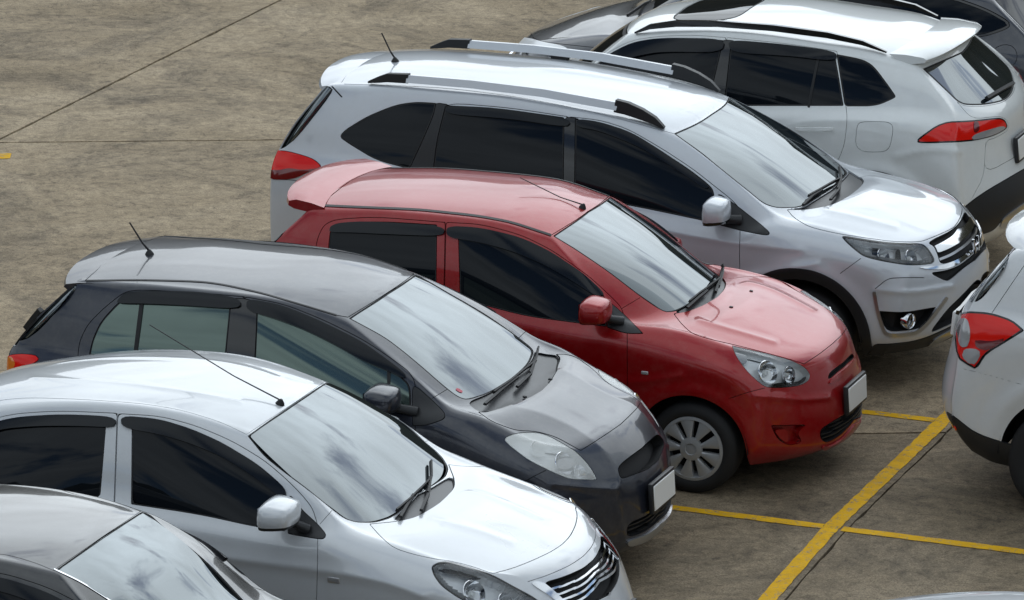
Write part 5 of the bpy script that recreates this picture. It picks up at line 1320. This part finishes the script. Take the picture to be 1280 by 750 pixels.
def car_black():
    sp = dict(W=.86, z0=.19, c=8, t=2, xs=[-2.02, -1.78, -1.50, -1.15, -.6, -.1, .45, .80, .95, 1.2, 1.45, 1.68, 1.84],
        belt=[(-2.1, 1.0, .64), (-1.5, 1.04, .71), (-1.15, 1.05, .75), (-.36, 1.03, .775), (.6, .99, .785), (.95, 1.01, .71), (1.2, .94, .71), (1.45, .89, .69), (1.7, .83, .64), (1.9, .79, .56)],
        plan=[(-2.1, .06), (-1.6, .02), (-1.2, 0), (0, 0), (1.2, 0), (1.6, .03), (1.8, .08)],
        front=[(2.14, .19, 1.78, .70, .20), (2.22, .28, 1.82, .775, .30), (2.21, .43, 1.84, .785, .43), (2.16, .56, 1.85, .76, .56), (2.09, .68, 1.85, .69, .68), (1.98, .79, 1.84, .53, .79)],
        rear=[(-2.15, .25, -1.98, .70, .22), (-2.24, .33, -2.02, .78, .32), (-2.26, .5, -2.03, .79, .5), (-2.26, .7, -2.03, .78, .70), (-2.25, .91, -2.03, .73, .90), (-2.20, 1.01, -2.0, .62, 1.0)],
        deckc=[(-2.2, 1.02), (-1.8, 1.07), (-1.5, 1.09)], rgx=-1.60,
        roof=[(-1.1, .50, 1.37), (-.8, .525, 1.44), (-.25, .54, 1.475), (.1, .53, 1.465), (.40, .50, 1.425)], crown=.035, wstop=(.45, 1.435), rtop=(-1.18, 1.40),
        cowlx=1.14, hoodc=[(1.14, .98), (1.4, .95), (1.7, .89), (1.98, .79)],
        flare=[(1.33, .3, .37, .014, .05), (-1.33, .3, .37, .014, .05)], crease=[])
    c = Car('sedan', 'black sedan beside the white sedan, only its sky-reflecting roof and windscreen showing', ROW, sp, (-2.4, -5.55), 'paint_black', lev=3)
    c.cut('windscreen', [(70, 713), (70, 713), (100, 728), (130, 747), (190, 790), (240, 830), (300, 850), (340, 835), (390, 800), (410, 770), (420, 750), (164, 646), (115, 681)], 'glass_wind', -.003, seal=1.0)
    c.cut('front_window', [(-60, 740), (-60, 718), (0, 722), (60, 742), (100, 765), (140, 795), (165, 820), (165, 850), (100, 845), (-60, 815)], 'glass_dark', -.003, seal=1.4)
    c.cut('rear_window', [(-80, 740), (-80, 716), (-150, 712), (-250, 725), (-300, 750), (-290, 775), (-80, 812)], 'glass_dark', -.003, seal=1.4)
    c.cut('front_door', [(-70, 712), (-70, 712), (0, 715), (60, 734), (105, 757), (150, 790), (175, 815), (185, 850), (185, 900), (190, 1000), (-80, 970), (-75, 850)], c.paint)
    c.cut('roof', [(-260, 720), (-120, 690), (0, 691), (40, 702), (67, 713), (67, 713), (115, 680), (165, 645), (60, 580), (-200, 600)], c.paint, gap=.3)
    c.cut('hood', [(300, 853), (320, 880), (360, 900), (430, 915), (470, 925), (520, 900), (580, 850), (560, 780), (450, 760), (420, 790), (395, 815), (345, 848)], c.paint)
    rear_glass(c, 1.10, 1.37, .60, .48)
    c.cutf('headlight', lambda V, N: np.where((V[:, 1] < -.36) & (N[:, 0] > -.1), np.maximum(np.maximum(.62 - V[:, 2], V[:, 2] - .80), 1.60 - V[:, 0]), 1.0), 'lamp_clear')
    c.arch(1.33, .30, .345); c.arch(-1.33, .30, .345)
    c.finish()
    wheels(c, 1.33, -1.33, .30, .205, ALLOY)
    visor(c, [(-60, 718), (0, 721), (60, 741), (110, 768), (150, 800), (140, 803), (100, 782), (60, 760), (0, 738), (-60, 732)])
    c.over('window_chrome', [(68, 712), (100, 727), (130, 746), (165, 770), (200, 795)], 'chrome', .004, .004, closed=False, width=.7, both=False)
    mirror_unit(c, (.72, -.99, 1.03), .11, .13, .075, Vector((.84, -.80, 1.0)), c.paint, 'plastic')
    return c
car_black()
def copy_tree(o, parent=None):
    n = o.copy(); COL.objects.link(n); n.parent = parent
    for ch in list(o.children):
        if not ch.name.startswith('antenna'): copy_tree(ch, n)
    return n
r = copy_tree(CW.root)
r.location = (3.2, -5.40, 0); r['group'] = 'cars in the facing row'
r['label'] = 'white car across the aisle of which only the top of the roof shows'
